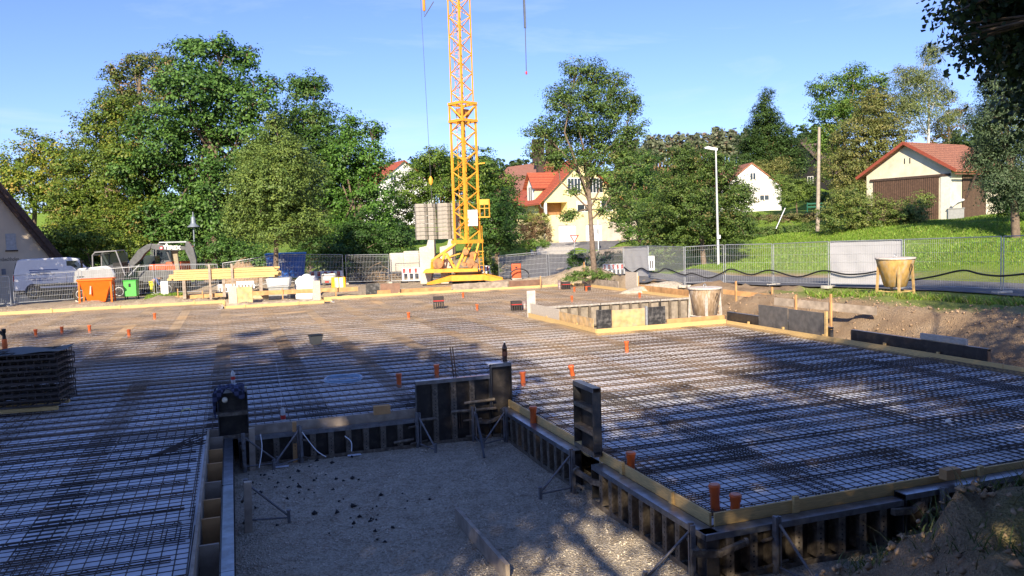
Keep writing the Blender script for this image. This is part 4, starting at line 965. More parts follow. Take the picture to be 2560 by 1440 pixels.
# ------------------------------------------------------------------ tower crane
CY = mat('crane_yellow', (.78, .36, .035), rough=.5, var=.14, scale=3, stain=(.42, .2, .06), stain_amt=.45, stain_scale=2.5)
CY2 = mat('crane_machinery', (.42, .19, .07), rough=.6, var=.35, scale=4, stain=(.12, .07, .04), stain_amt=.6, stain_scale=3)
g = P(1172, 709, 52); g[2] = tz(g[0], g[1])
cr = thing('tower_crane', 'yellow lattice tower crane standing behind the slab', 'crane', g, -YAW + R(45))
def lattice(m, z0, z1, s, rc, rb, step, top=None):
    h = s / 2
    cs = [(-h, -h), (h, -h), (h, h), (-h, h)]
    for x, y in cs: m.beam((x, y, z0), (x, y, z1), rc, rc)
    n = max(1, round((z1 - z0) / step)); dz = (z1 - z0) / n
    for i in range(n):
        for k in range(4):
            a, b = cs[k], cs[(k + 1) % 4]
            if (i + k) % 2: a, b = b, a
            za, zb = z0 + i * dz, z0 + (i + 1) * dz
            m.beam((*a, za), (*b, zb), rb, rb, up=(.3, .2, 1))
    return m
lattice(MB(), 2.75, 10.4, 1.12, .12, .062, .62).build('lower_mast', CY, cr)
lattice(MB(), 11.65, 27, .98, .075, .048, .58).build('upper_mast', CY, cr)
j = MB()
for z in (10.4, 11.5):
    for a, b in (((-.64, -.64), (.64, -.64)), ((.64, -.64), (.64, .64)), ((.64, .64), (-.64, .64)), ((-.64, .64), (-.64, -.64))): j.beam((*a, z), (*b, z), .14, .16)
lattice(j, 10.48, 11.42, 1.2, .1, .09, 1.0)
j.build('mast_joint', CY, cr)
MB().lathe([(.25, -.4), (.25, .4)], (0, 0, 10.95), 14, axis='x').build('joint_winch', CY2, cr)
# pins up the chords
ld = MB()
for x in (-.18, .18): ld.beam((x, .42, 2.9), (x, .42, 26), .03, .03)
for k in range(76): ld.beam((-.18, .42, 3 + k * .3), (.18, .42, 3 + k * .3), .025, .025)
ld.build('mast_ladder', CY, cr)
# local frame turned to the view: v(right, away, up)
c45, s45 = math.cos(R(45)), math.sin(R(45))
def L(r, a, z): return (c45 * r + s45 * a, -s45 * r + c45 * a, z)
p = MB()
for a, b in (((-.7, -.7), (.7, -.7)), ((.7, -.7), (.7, .7)), ((.7, .7), (-.7, .7)), ((-.7, .7), (-.7, -.7))): p.beam((*a, 2.7), (*b, 2.7), .16, .22)
p.build('mast_foot_frame', CY, cr)
st = MB()
for q in (.45, -.45):
    st.beam(L(-.7, q, 2.62), L(-2.35, q, 1.55), .1, .12); st.beam(L(-2.3, q, 1.5), L(-2.35, q, .95), .1, .1)
    st.beam(L(-1.5, q, 2.05), L(-1.75, q, 1.0), .1, .1); st.beam(L(-1.4, q, 2.0), L(-.85, q, 1.0), .11, .11)
    st.beam(L(0.05, q, 2.65), L(-.75, q, .95), .14, .14); st.beam(L(.3, q, 2.65), L(-.35, q, 1.2), .12, .12)
    st.beam(L(.75, q, 2.6), L(.25, q, 1.0), .11, .11); st.beam(L(-1.4, q, 1.7), L(-.5, q, 1.95), .08, .08)
st.build('slewing_strut', CY, cr)
pl = MB()
pl.prism([L(-2.9, -.75, .78), L(.65, -.75, .78), L(.65, -.75, .98), L(-2.5, -.75, 1.02), L(-2.75, -.75, 1.0)], np.array(L(0, 1.5, 0)))
pl.build('slewing_platform', CY, cr)
for (r, a, z, rad, ln) in ((-1.9, -.2, 1.35, .33, .9), (.2, -.3, 1.35, .26, .8), (.35, .1, 1.75, .3, .7), (-.1, -.4, 2.05, .2, .6), (.45, -.2, 1.15, .22, .9), (.15, -.6, 1.2, .18, .4), (-.2, -.5, 1.25, .14, .5)):
    c = np.array(L(r, a, z)); d = np.array(L(0, ln / 2, 0)); MB().tube([c - d, c - d * .82, c - d * .8, c + d * .8, c + d * .82, c + d], [rad, rad, rad * .75, rad * .75, rad, rad], 14).build('winch_drum', CY2, cr)
for k in range(8):
    a_ = np.array(L(RNG.uniform(-.3, .7), -.65, RNG.uniform(1.05, 2.4))); b_ = a_ + np.array(L(RNG.uniform(-.4, .4), 0, RNG.uniform(-.5, .3))); MB().tube([a_, (a_ + b_) / 2 + (0, 0, -.15), b_], .035, 6).build('hose', CY2, cr)
MB().lathe([(.85, .60), (.85, .68), (.95, .69), (.95, .77)], n=28).build('slewing_ring', mat('dark_ring', (.06, .035, .025)), cr)
bf = MB().prism([L(-1.05, -1.0, .22), L(.95, -1.0, .22), L(.95, -1.0, .585), L(-1.05, -1.0, .585)], np.array(L(0, 2.0, 0)))
bf.build('undercarriage', CY, cr)
for q, (e, f) in enumerate((((-2.55, -1.5), (-1.05, -.8)), ((2.4, -1.5), (.95, -.8)), ((-2.3, 1.6), (-1.05, .8)), ((2.2, 1.6), (.95, .8)))):
    a_ = MB()
    x1, y1 = e; x0, y0 = f; w_ = .22
    a_.hexa([L(x0, y0 - w_, .24), L(x0, y0 + w_, .24), L(x1, y1 + w_, .05), L(x1, y1 - w_, .05), L(x0, y0 - w_, .60), L(x0, y0 + w_, .60), L(x1, y1 + w_, .22), L(x1, y1 - w_, .22)])
    a_.build('outrigger', CY, cr)
    MB().lathe([(.12, -.0), (.3, -.02), (.3, -.12), (.12, -.12)], L(x1, y1, .1), 14).build('foot_pad', BLACK, cr)
MB().box((-.75, -.75, -.05), (.75, .75, .19)).build('axle_block', BLACK, cr)
MB().prism([L(.12, -.62, 3.7), L(.74, -.62, 3.7), L(.74, -.62, 4.72), L(.12, -.62, 4.72)], np.array(L(0, .3, 0))).build('switch_cabinet', mat('cabinet_white', (.72, .71, .68), var=.08, stain=(.45, .42, .36), stain_amt=.3), cr)
pf = MB()
pf.beam(L(.75, -.4, 4.25), L(1.5, -.4, 4.25), .05, .06); pf.beam(L(.75, .4, 4.25), L(1.5, .4, 4.25), .05, .06); pf.beam(L(1.5, -.42, 4.25), L(1.5, .42, 4.25), .05, .06)
for r, a in ((.9, -.4), (1.5, -.4), (1.5, .4), (1.2, -.4)): pf.beam(L(r, a, 4.25), L(r, a, 5.35), .045, .045)
for z in (4.8, 5.35): pf.beam(L(.85, -.4, z), L(1.52, -.4, z), .04, .05); pf.beam(L(1.5, -.4, z), L(1.5, .4, z), .04, .05)
pf.prism([L(.9, -.43, 5.02), L(1.47, -.43, 5.02), L(1.47, -.43, 5.36), L(.9, -.43, 5.36)], np.array(L(0, .02, 0)))
pf.build('service_platform', CY, cr)
ld = MB()
for r in (.76, 1.02): ld.beam(L(r, -.2, .7), L(r - .05, -.2, 2.05), .04, .04)
for k in range(5): ld.beam(L(.74, -.2, .9 + k * .24), L(1.03, -.2, .9 + k * .24), .03, .03)
ld.beam(L(.6, -.2, 2.05), L(1.05, -.2, 2.05), .05, .05); ld.beam(L(.98, -.2, 2.05), L(.98, -.2, 3.7), .03, .03)
ld.build('access_ladder', CY, cr)
MB().beam(L(.6, 0, 7.65), L(1.3, .1, 7.72), .07, .07).build('side_bracket', CY, cr)
jb = MB()
for a in (-.35, .35): jb.beam(L(-6, a, 26), L(6, a, 26), .1, .1)
jb.beam(L(-6, 0, 26.8), L(6, 0, 26.8), .1, .1)
for k in range(12):
    for a in (-.35, .35): jb.beam(L(-6 + k, a, 26), L(-5.5 + k, 0, 26.8), .05, .05); jb.beam(L(-5.5 + k, 0, 26.8), L(-5 + k, a, 26), .05, .05)
jb.build('jib', CY, cr)
ROPE = mat('steel_rope', (.07, .07, .075), rough=.5, var=.1)
def W2(r, a, z):  # view frame offset to world
    f = np.array([math.sin(YAW), math.cos(YAW), 0]); x = np.array([math.cos(YAW), -math.sin(YAW), 0])
    return np.array([g[0], g[1], g[2]]) + x * r + f * a + (0, 0, z)
hk = P(1077, 452, 51.5)
o = thing('crane_hook', 'yellow hook block on a thin rope left of the mast', 'crane hook', hk)
MB(hk).tube([hk + (0, 0, .1), hk + (-.25, 0, 14)], .014, 5).build('rope', ROPE, o)
MB(hk).lathe([(.03, .3), (.13, .12), (.13, -.12), (.03, -.28)], hk, 10, sy=.5).build('block', CY, o)
MB(hk).tube([hk + (0, 0, -.25), hk + (.03, 0, -1.72)], .025, 6).build('chain', ROPE, o)
a = P(1061, 42, 50)
o = thing('trolley_hook', 'orange pipe with a small hook and slanting rope at the top edge', 'crane hook', a)
MB(a).tube([a + (0, 0, .1), a + (0, 0, 5)], .015, 5).tube([a, P(1084, 4, 50)], .03, 6).build('rope', ROPE, o)
MB(a).lathe([(.06, .35), (.1, .4), (.09, 1.6), (.12, 1.65), (.12, 2.4)], a, 12).build('sleeve', mat('orange_sleeve', (.7, .3, .06)), o)
a = P(1316, 182, 50)
o = thing('hanging_pendant', 'dark bar with a thin cable and red tip hanging in the sky', 'crane cable', a)
MB(a).tube([a, P(1313, 68, 50)], .025, 6).build('cable', ROPE, o)
MB(a).beam(P(1313, 70, 50), P(1307, -80, 50), .13, .1).build('bar', mat('blue_grey_bar', (.09, .11, .15)), o)
MB(a).lathe([(.02, -.12), (.07, -.05), (.07, .05), (.02, .1)], a, 10).build('tip', mat('red_tip', (.5, .05, .08)), o)
# ballast slabs
SLAB = mat('ballast_concrete', (.37, .345, .30), rough=.9, var=.28, scale=2.5, stain=(.22, .20, .17), stain_amt=.7, stain_scale=2)
bz = g[2] + 2.92
proto = None
for c, (r0, a0, w_, dy) in enumerate(((-3.45, .7, .78, .9), (-2.64, .75, .56, .8), (-2.0, .62, .86, .9), (-1.1, .75, .62, .8))):
    for k in range(9):
        ctr = W2(r0 + w_ / 2, a0 + dy / 2, 0)
        zz = bz + k * .263
        m = MB()
        h = .235
        wv = w_ / 2 - .01
        poly = [(-wv, -dy / 2 + .0, 0), (wv - .22, -dy / 2, 0), (wv, -dy / 2 + .2, 0), (wv, dy / 2, 0), (-wv, dy / 2, 0)]
        m.prism(poly, (0, 0, h))
        o = m.build('ballast_slab', SLAB, None, (ctr[0] + RNG.uniform(-.01, .01), ctr[1], zz))
        o.rotation_euler = (0, 0, -YAW + R(12) + RNG.uniform(-.015, .015))
        tag(o, 'grey concrete ballast slab in the tall stacks left of the crane mast', 'ballast slab', 'ballast slabs beside the crane')
for k, (r0, r1, zt, l) in enumerate(((-3.2, -2.2, 2.9, 'left pale concrete foot carrying the ballast stacks'), (-1.85, -1.0, 2.9, 'right concrete foot under the ballast stacks, partly behind the crane base'))):
    c = W2(r0, .5, 0)
    q = [W2(r0, .5, -.1), W2(r1 - .35, .5, -.1), W2(r1, .5, 1.9), W2(r1, .5, zt), W2(r0 + .6, .5, zt), W2(r0 + .5, .5, 2.5), W2(r0, .5, 2.4)]
    f = np.array([math.sin(YAW), math.cos(YAW), 0]) * 1.2
    tag(MB(c).prism(q, f).build('ballast_foot', CONC, None, c, bevel=.03), l, 'concrete foot')
# concrete blocks as a low wall
for k, (pa, pb, y0, y1, d, l) in enumerate(((977, 1012, 633, 668, 55, 'left pale concrete block of the low wall behind the barrier'), (1012, 1050, 628, 668, 55, 'right pale concrete block of the low wall beside the ballast foot'))):
    a = P(pa, y1, d); b = P(pb, y1, d); h = (y1 - y0) * d / FPX
    o = MB(a).beam((a[0], a[1], a[2] + h / 2 - .15), (b[0], b[1], a[2] + h / 2 - .15), .8, h + .3).build('concrete_block', CONC, None, a, bevel=.03)
    tag(o, l, 'concrete block')
# ------------------------------------------------------------------ mesh fences
def rot_of(p, q): return math.atan2(q[1] - p[1], q[0] - p[0])
WIRE = mat('zinc_wire', (.56, .58, .59), rough=.5, metal=.1, var=.1)
TARP = mat('white_tarp', (.43, .43, .45), rough=.8, var=.06, scale=1.2)
def fence(label, p, q, H=2.0, tarp=False, group='mesh fence panels around the site', wire_r=.0034, legs=.12):
    p, q = v3(p), v3(q)
    d = q - p; Lh = math.hypot(d[0], d[1]); u = d / Lh
    o = thing('mesh_fence', label, 'fence', p, 0, group)
    up = np.array([0, 0, 1.])
    a0, a1 = p + u * .05 + up * legs, q - u * .05 + up * legs
    f = MB(p)
    f.tube([a0 - up * (legs - .02), a0 + up * (H - legs)], .021, 7); f.tube([a1 - up * (legs - .02), a1 + up * (H - legs)], .021, 7)
    f.tube([a0 + up * (H - legs), a1 + up * (H - legs)], .019, 7); f.tube([a0 + up * .06, a1 + up * .06], .017, 7)
    f.build('frame', GALV, o)
    vs, fs = [], []
    n = max(4, int(Lh / .1))
    for k in range(1, n):
        b = a0 + (a1 - a0) * k / n; bar(vs, fs, b - p + up * .06, b - p + up * (H - legs), wire_r)
    for h in (.35, .62, 1.0, 1.35, 1.7): bar(vs, fs, a0 - p + up * h, a1 - p + up * h, wire_r)
    numpy_mesh('wire_mesh', np.array(vs), np.array(fs), WIRE, o)
    for e in (p, q):
        x, y = e[0], e[1]; z = tz(x, y); n_ = np.array([-u[1], u[0], 0])
        c = e + (u if e is p else -u) * .04; c[2] = min(z, e[2]) + .05
        MB(p).beam(c - n_ * .33, c + n_ * .33, .22, .13).build('fence_foot', CONC, o, bevel=.02)
    if tarp:
        g = []
        n_ = np.array([-u[1], u[0], 0])
        for i in range(9):
            row = []
            for k in range(15):
                b = a0 + (a1 - a0) * k / 14; z = .08 + (H - legs - .1) * i / 8
                row.append(b + up * z + n_ * (.035 + .025 * math.sin(k * 1.3 + i * .7) * math.sin(i * .45)))
            g.append(row)
        MB(p).sheet(g).build('tarp', TARP, o)
    return o
FP = FENCE_R + [(2790, 748, 24)]
FP.insert(1, (1622, 701, 46.5))
labs = ['white sheeted mesh fence piece behind the white barrier plate', 'mesh fence right of the small sheeted piece, in front of the bushy tree', 'mesh fence in front of the tall street lamp', 'mesh fence between street lamp and large white tarp, left one', 'mesh fence directly left of the large white tarp',
        'mesh fence covered by the large white tarp behind the ochre bucket', 'long mesh fence right of the large white tarp', 'mesh fence at the right edge of the picture']
for i, l in enumerate(labs): fence(l, P(*FP[i]), P(*FP[i + 1]), tarp=i in (0, 5))
BK = [((1247, 707, 58), (1370, 698, 57), 'mesh fence behind the red power box'), ((1372, 698, 57), (1466, 696, 56), 'mesh fence across the side road left of the ash'), ((1468, 696, 56), (1560, 698, 51.5), 'mesh fence behind the ash foot'),
      ((-70, 775, 46.2), (31, 770, 46.5), 'mesh fence at the left edge in front of the beige gable'), ((35, 770, 46.5), (203, 758, 46.5), 'mesh fence in front of the white van'), ((206, 754, 46), (389, 742, 46.5), 'mesh fence behind the orange bucket and green box'),
      ((391, 742, 46.5), (549, 730, 47.5), 'mesh fence between excavator and timber stack'), ((558, 722, 51.5), (702, 715, 52), 'mesh fence in front of the dirt pile and blue skip'), ((704, 715, 52), (861, 711, 52.5), 'mesh fence behind the white bulk bag'), ((865, 711, 53), (975, 709, 54), 'dark backed mesh fence in front of the brushwood heap'),
      ((977, 709, 53.5), (1062, 706, 53.5), 'mesh fence in front of the pale concrete blocks')]
def on_ground(a):
    p = P(*a); p[2] = tz(p[0], p[1]); return p
for a, b, l in BK: fence(l, on_ground(a), on_ground(b), wire_r=.0046, H=1.75 if a[0] < 500 else 1.95)
# cable draped along the right fence
pts = [(1560, 668), (1581, 681), (1602, 670), (1623, 679.5), (1647, 679.5), (1665.5, 671.5), (1708, 687), (1731, 683.5), (1771, 695), (1803, 683.5), (1828, 673), (1877, 687), (1924, 675.5), (1993, 692.5), (2056, 677), (2114, 686), (2160, 684), (2210, 678), (2260, 700), (2330, 692), (2405, 676), (2450, 685), (2500, 690), (2570, 684)]
xs = np.array([f[0] for f in FP]); ds = np.array([f[2] for f in FP])
c = [P(x, y, np.interp(x, xs, ds) - .22) for x, y in pts]
def smooth_path(c, k=5):
    c = np.array(c); out = []
    for i in range(len(c) - 1):
        p0, p1, p2, p3 = c[max(0, i - 1)], c[i], c[i + 1], c[min(len(c) - 1, i + 2)]
        for t in np.linspace(0, 1, k, endpoint=False): out.append(.5 * ((2 * p1) + (p2 - p0) * t + (2 * p0 - 5 * p1 + 4 * p2 - p3) * t * t + (3 * p1 - p0 - 3 * p2 + p3) * t ** 3))
    out.append(c[-1]); return out
tag(MB().tube(smooth_path(c), .035, 7).build('power_cable', BLACK), 'thick black cable hung in waves along the right fence', 'cable')
# ------------------------------------------------------------------ vehicles
VW = -YAW
VANW = mat('van_white_paint', (.74, .75, .77), rough=.25, var=.03, spec=.6)
def wheel(name, parent, c, r, w, rimm=GALV, axis='y'):
    o = MB().lathe([(r * .55, -w / 2), (r * .92, -w / 2), (r, -w * .35), (r, w * .35), (r * .92, w / 2), (r * .55, w / 2)], (0, 0, 0), 24, axis=axis).build(name, RUBBER, parent, c)
    MB().lathe([(r * .2, -w * .36), (r * .56, -w * .46), (r * .58, -w * .51), (r * .5, -w * .52), (r * .46, -w * .38), (r * .14, -w * .38)], (0, 0, 0), 20, axis=axis).build('rim', rimm, o)
    return o
def van(loc, rotz):
    "length along +x, near side towards -y"
    o = thing('white_van', 'white panel van parked behind the fence at the left', 'van', loc, rotz)
    Lv, Wv = 4.9, 1.9
    prof = [(0, .42), (.0, 1.0), (.05, 1.55), (.22, 2.05), (.45, 2.12), (2.8, 2.14), (3.35, 2.05), (3.95, 1.38), (4.75, 1.12), (4.9, .9), (4.9, .42)]
    m = MB()
    rows = []
    for yy, ins in ((0, .0), (.06, -.02), (Wv - .06, -.02), (Wv, 0)):
        pass
    n = len(prof)
    ring = lambda y, s: [(x, y, z) if z < 1.2 else (x, y + s * .11 * (z - 1.2), z) for x, z in prof]
    A = ring(0, 1); B = ring(Wv, -1)
    m.add(A + B, [tuple(range(n)), tuple(range(n, 2 * n))[::-1]] + [(i, n + i, n + (i + 1) % n, (i + 1) % n) for i in range(n)])
    m.build('body', VANW, o, bevel=.05)
    ws = MB().prism([(3.38, .2, 2.0), (3.93, .1, 1.42), (3.93, 1.8, 1.42), (3.38, 1.7, 2.0)], (.02, 0, .02)); ws.build('windscreen', GL, o)
    MB().prism([(2.75, .07, 1.3), (3.75, .0, 1.3), (3.3, .06, 1.95), (2.75, .07, 1.95)], (0, -.012, 0)).build('side_window', GL, o)
    MB().prism([(-.03, .25, 1.35), (-.03, 1.65, 1.35), (.12, 1.6, 1.9), (.12, .3, 1.9)], (-.012, 0, 0)).build('rear_window', GL, o)
    for y in (.0, Wv - .16): MB().box((-.035, y + .01, .95), (.03, y + .15, 1.3)).build('tail_light', REDP, o)
    MB().box((-.09, .05, .38), (.05, Wv - .05, .6)).build('bumper', BLACK, o)
    MB().box((.9, -.02, .62), (3.9, .0, .76)).build('side_trim', BLACK, o)
    MB().box((.1, .03, .22), (4.8, Wv - .03, .50)).build('underbody', BLACK, o)
    MB().box((1.32, -.012, .30), (3.55, .03, .52)).build('sill', BLACK, o)
    for x in (.95, 3.95): MB().lathe([(.42, -.012), (.42, .03)], (x, 0, .36), 20, axis='y').build('wheel_arch', BLACK, o)
    MB().box((2.7, -.008, .75), (2.72, .04, 1.25)).build('door_gap', BLACK, o)
    bl = mat('blue_lettering', (.05, .10, .28), rough=.5)
    for k, (x0, x1, z) in enumerate(((.8, 2.3, 1.48), (.85, 1.9, 1.36), (.9, 2.1, 1.25), (.75, 2.2, 1.02), (.95, 2.0, .92))):
        MB().prism([(x0, .11 * max(0, z - 1.2) - .004, z), (x1, .11 * max(0, z - 1.2) - .004, z), (x1, .11 * max(0, z + .05 - 1.2) - .004, z + .05), (x0, .11 * max(0, z + .05 - 1.2) - .004, z + .05)], (0, -.004, 0)).build('lettering_line', bl, o)
    for x in (.95, 3.95): wheel('wheel', o, (x, .06, .34), .34, .22)
    for x in (.95, 3.95): wheel('wheel', o, (x, Wv - .12, .34), .34, .22)
    return o
pv = P(38, 752, 49.5); van((pv[0], pv[1], max(pv[2], tz(pv[0], pv[1])) + .1), VW + R(24)).scale = (1.06, 1.05, 1.15)
# dark off-road car behind the van
pv = P(28, 742, 55)
o = thing('dark_car', 'dark blue off-road car half hidden behind the white van', 'car', (pv[0], pv[1], tz(pv[0], pv[1])), VW + R(8))
DKB = mat('dark_blue_paint', (.015, .02, .035), rough=.2, var=.1, spec=.8)
MB().box((0, 0, .45), (4.4, 1.85, 1.3)).build('body', DKB, o, bevel=.12)
MB().prism([(.15, .08, 1.28), (3.2, .08, 1.28), (2.75, .16, 2.2), (.25, .16, 2.2)], (0, 1.66, 0)).build('cabin', GL, o, bevel=.05)
MB().box((.25, .14, 2.2), (2.8, 1.7, 2.3)).build('roof', DKB, o, bevel=.04)
for y in (.25, 1.55): MB().tube([(.4, y, 2.38), (2.6, y, 2.38)], .03, 6).build('roof_rail', GALV, o)
MB().lathe([(.12, 2.3), (.12, 2.42), (.05, 2.45)], (1.1, .5, 0), 12).build('beacon', mat('pale_beacon', (.6, .62, .65)), o)
for x in (.9, 3.5): wheel('wheel', o, (x, .12, .38), .38, .24)
# wheel loader with a silver hood
pv = P(196, 752, 48)
o = thing('wheel_loader', 'wheel loader with silver grey hood and open black cab frame', 'loader', (pv[0], pv[1], tz(pv[0], pv[1])), VW + R(6))
HOOD = mat('silver_hood', (.42, .42, .41), rough=.3, metal=.5, var=.12, scale=2)
MB().prism([(-.25, 0, 1.05), (2.15, 0, .95), (2.2, 0, 1.5), (2.0, 0, 1.95), (1.7, 0, 2.05), (.1, 0, 1.95), (-.15, 0, 1.75)], (0, 1.5, 0)).build('hood', HOOD, o, bevel=.09)
for z in (1.15, 1.28, 1.41): MB().box((-.3, .2, z), (-.2, 1.3, z + .06)).build('grille_slot', BLACK, o)
for z in (1.25, 1.4): MB().box((.0, -.015, z), (.42, .002, z + .06)).build('side_slot', BLACK, o)
MB().lathe([(.06, 1.6), (.06, 2.25), (.09, 2.26), (.09, 2.4)], (.25, .2, 0), 10).build('exhaust', BLACK, o)
MB().box((.0, .1, .5), (3.3, 1.4, 1.0)).build('chassis', BLACK, o)
cb = MB()
fr = [(.92, 0, 1.95), (.95, 0, 2.7), (1.1, 0, 2.86), (2.3, 0, 2.92), (2.75, 0, 1.4)]
for y in (.08, 1.42): cb.tube([(a, y, c_) for a, _, c_ in fr], .045, 8)
for a, _, c_ in fr[1:4]: cb.tube([(a, .08, c_), (a, 1.42, c_)], .04, 8)
cb.build('cab_frame', mat('grey_cab_frame', (.2, .2, .21), rough=.4), o)
MB().box((1.05, .1, 2.86), (2.3, 1.4, 2.94)).build('cab_roof', BLACK, o)
MB().box((1.0, 1.36, 1.5), (2.5, 1.4, 2.8)).build('rear_glass', GL, o)
MB().box((2.0, .3, 1.45), (2.5, 1.2, 2.2)).build('seat', BLACK, o)
for x in (.5, 2.45):
    for y in (-.05, 1.55): wheel('wheel', o, (x, y, .47), .47, .36, rimm=mat('pale_rim', (.6, .6, .58), rough=.4, metal=.3))
# excavator
pv = P(345, 745, 53)
EXO = mat('excavator_orange', (.50, .10, .03), rough=.5, var=.25, stain=(.2, .08, .04), stain_amt=.5)
EXD = mat('excavator_grey', (.10, .105, .11), rough=.45, var=.2, scale=5, stain=(.2, .19, .17), stain_amt=.3)
exg = np.array([pv[0], pv[1], tz(pv[0], pv[1])])
o = thing('excavator', 'dark grey and orange wheeled excavator with its boom folded to the right', 'excavator', exg, VW)
def E(px, py, a=0.0):
    "local point of a pixel, a metres behind the boom plane"
    w = P(px, py, 53 + a); l = w - exg
    f = np.array([math.sin(YAW), math.cos(YAW), 0]); x = np.array([math.cos(YAW), -math.sin(YAW), 0])
    return np.array([l @ x, l @ f, l[2]])
def plate(name, pts, th, m, par, a=0.0, bev=.03):
    q = [E(x, y, a) for x, y in pts]
    ym = np.mean([k[1] for k in q])
    q = [(k[0], ym, k[2]) for k in q]
    return MB().prism(q, (0, th, 0)).build(name, m, par, bevel=bev)
bo = plate('boom', [(311, 668), (318, 660), (345, 625), (368, 611), (380, 609), (376, 622), (362, 634), (352, 648), (330, 668), (318, 682), (312, 680)], .32, EXD, o)
stk = plate('stick', [(374, 609), (400, 611), (470, 617), (472, 624), (440, 627), (392, 625), (374, 621)], .26, EXD, o)
plate('dipper', [(464, 606), (470, 603), (478, 612), (484, 622), (490, 650), (489, 684), (478, 684), (474, 652), (463, 628)], .24, EXD, o)
plate('dipper_head', [(466, 607), (471, 604), (482, 618), (474, 620)], .26, mat('faded_red', (.55, .22, .17), rough=.6), o, a=-.02)
c0, c1 = E(398, 606.5), E(466, 605)
MB().tube([c0, c1], .06, 8).tube([c1, E(470, 606)], .035, 8).build('stick_cylinder', GALV, o)
c0, c1 = E(322, 690, -.1), E(349, 662, -.1)
MB().tube([c0, c1], .05, 8).build('boom_cylinder', GALV, o)
for dx in (0, 5, 12): MB().tube([E(378 + dx, 624, -.05), E(378 + dx, 640, .1)], .03, 6).build('hydraulic_hose', GALV, o)
t0 = E(397, 622.5, -.05); t1 = E(438, 625, -.05)
tm = text_mesh('lettering', 'TEREX', .34, WHITE, o, (E(409, 623.5)[0], min(E(400, 620)[1], E(440, 625)[1]) - .02, E(409, 623.0)[2]), (R(90), R(2.5), 0), .012, sx=1.15, bold=.012)
e_ = E(403, 620, -.06); MB().lathe([(.115, -.01), (.115, .01)], (e_[0], tm.location[1], e_[2]), 18, axis='y').build('red_emblem', mat('emblem_red', (.5, .05, .06)), o)
MB().lathe([(.06, -.012), (.06, -.005)], (e_[0], tm.location[1] - .003, e_[2]), 14, axis='y').build('emblem_dot', WHITE, o)
b0 = E(352, 690, 1.0)
MB().box((b0[0], .7, .95), (b0[0] + 2.6, 2.7, 1.75)).build('upper_body', EXD, o, bevel=.06)
MB().box((b0[0] + .7, .75, 1.75), (b0[0] + 1.9, 2.65, 2.15)).build('engine_cover', mat('orange_red_cover', (.60, .12, .05), rough=.5, var=.2), o, bevel=.1)
MB().box((b0[0] + 1.85, .72, 1.2), (b0[0] + 2.9, 2.6, 2.3)).build('counterweight', EXO, o, bevel=.1)
MB().box((b0[0] - .15, 1.9, 1.5), (b0[0] + .65, 2.8, 2.75)).build('cab', GL, o, bevel=.06)
MB().box((b0[0] - .6, .5, .55), (b0[0] + 2.7, 2.8, .95)).build('chassis', BLACK, o, bevel=.04)
for x in (.0, 2.1):
    for y in (.45, 2.7): wheel('wheel', o, (b0[0] + x, y, .5), .5, .35)
plate('spare_bucket_linkage', [(432, 635), (444, 634), (450, 690), (440, 690), (436, 660)], .15, mat('beige_linkage', (.30, .25, .17), rough=.7), o, a=.4)
MB().beam(E(418, 626, .3), E(428, 655, .3), .12, .1).build('link_arm', EXD, o)
# second machine partly seen behind the excavator: light coloured cab roof
pv = P(405, 690, 59)
o = thing('parked_tractor', 'pale tractor with lamps on its cab roof, hidden behind the excavator boom', 'tractor', (pv[0], pv[1], tz(pv[0], pv[1])), VW)
MB().box((-.7, 0, .9), (.8, 1.4, 2.1)).build('body', EXD, o, bevel=.08)
MB().box((-.65, .05, 2.1), (.75, 1.35, 3.0)).build('cab', GL, o, bevel=.05)
MB().box((-.75, 0, 3.0), (.85, 1.4, 3.16)).build('roof', mat('pale_roof', (.5, .5, .5)), o, bevel=.04)
for x in (-.6, -.1, .5): MB().lathe([(.09, -.05), (.09, .05)], (x, -.02, 3.25), 10, axis='y').build('work_lamp', WHITE, o)
for x in (-.8, .9): wheel('wheel', o, (x, .1, .6), .6, .4)
# spare wheel leaning at the fence
pv = P(204, 752, 45.5)
o = thing('spare_tyre', 'old muddy tyre standing beside the orange bucket', 'tyre', (pv[0], pv[1], tz(pv[0], pv[1]) + .42), VW + R(15))
wheel('tyre', o, (0, 0, 0), .42, .3)
# ------------------------------------------------------------------ concrete buckets
def bucket(name, label, loc, rotz, r_top, r_bot, z0, H, m, rimm, legs=True, legm=None):
    o = thing(name, label, 'concrete bucket', loc, rotz)
    MB().lathe([(r_bot * .8, z0), (r_bot, z0 + .02), (r_top * .93, H * .82), (r_top, H - .05), (r_top, H), (r_top * .96, H), (r_top * .88, H * .82), (r_bot * .8, z0 + .1)], n=32).build('hopper', m, o)
    MB().lathe([(r_top * .97, H - .055), (r_top * 1.04, H - .05), (r_top * 1.04, H + .01), (r_top * .97, H + .015)], n=32).build('rim', rimm, o)
    if legs:
        for k in range(4):
            a = R(45 + 90 * k); x, y = math.cos(a), math.sin(a)
            MB().beam((x * r_top * .95, y * r_top * .95, 0), (x * r_top * .86, y * r_top * .86, H * .86), .07, .07).build('leg', legm or rimm, o)
            b = R(135 + 90 * k); MB().tube([(x * r_top * .95, y * r_top * .95, .12), (math.cos(b) * r_top * .95, math.sin(b) * r_top * .95, .12)], .025, 6).build('leg_rail', legm or rimm, o)
    h = MB()
    t = np.linspace(0, 2 * math.pi, 14)
    h.tube([(.07 * math.cos(a), 0, H + .05 + .08 * math.sin(a)) for a in t], .016, 6)
    h.build('lifting_eye', GALV, o)
    MB().tube([(0, -r_top * .9, H * .9), (.06, -r_top * .95, H * .75), (.02, -r_top * .86, H * .55), (-.05, -r_top * .9, H * .7), (-.02, -r_top * .95, H * .85)], .014, 6).build('hanging_chain', RUST_DK, o)
    return o
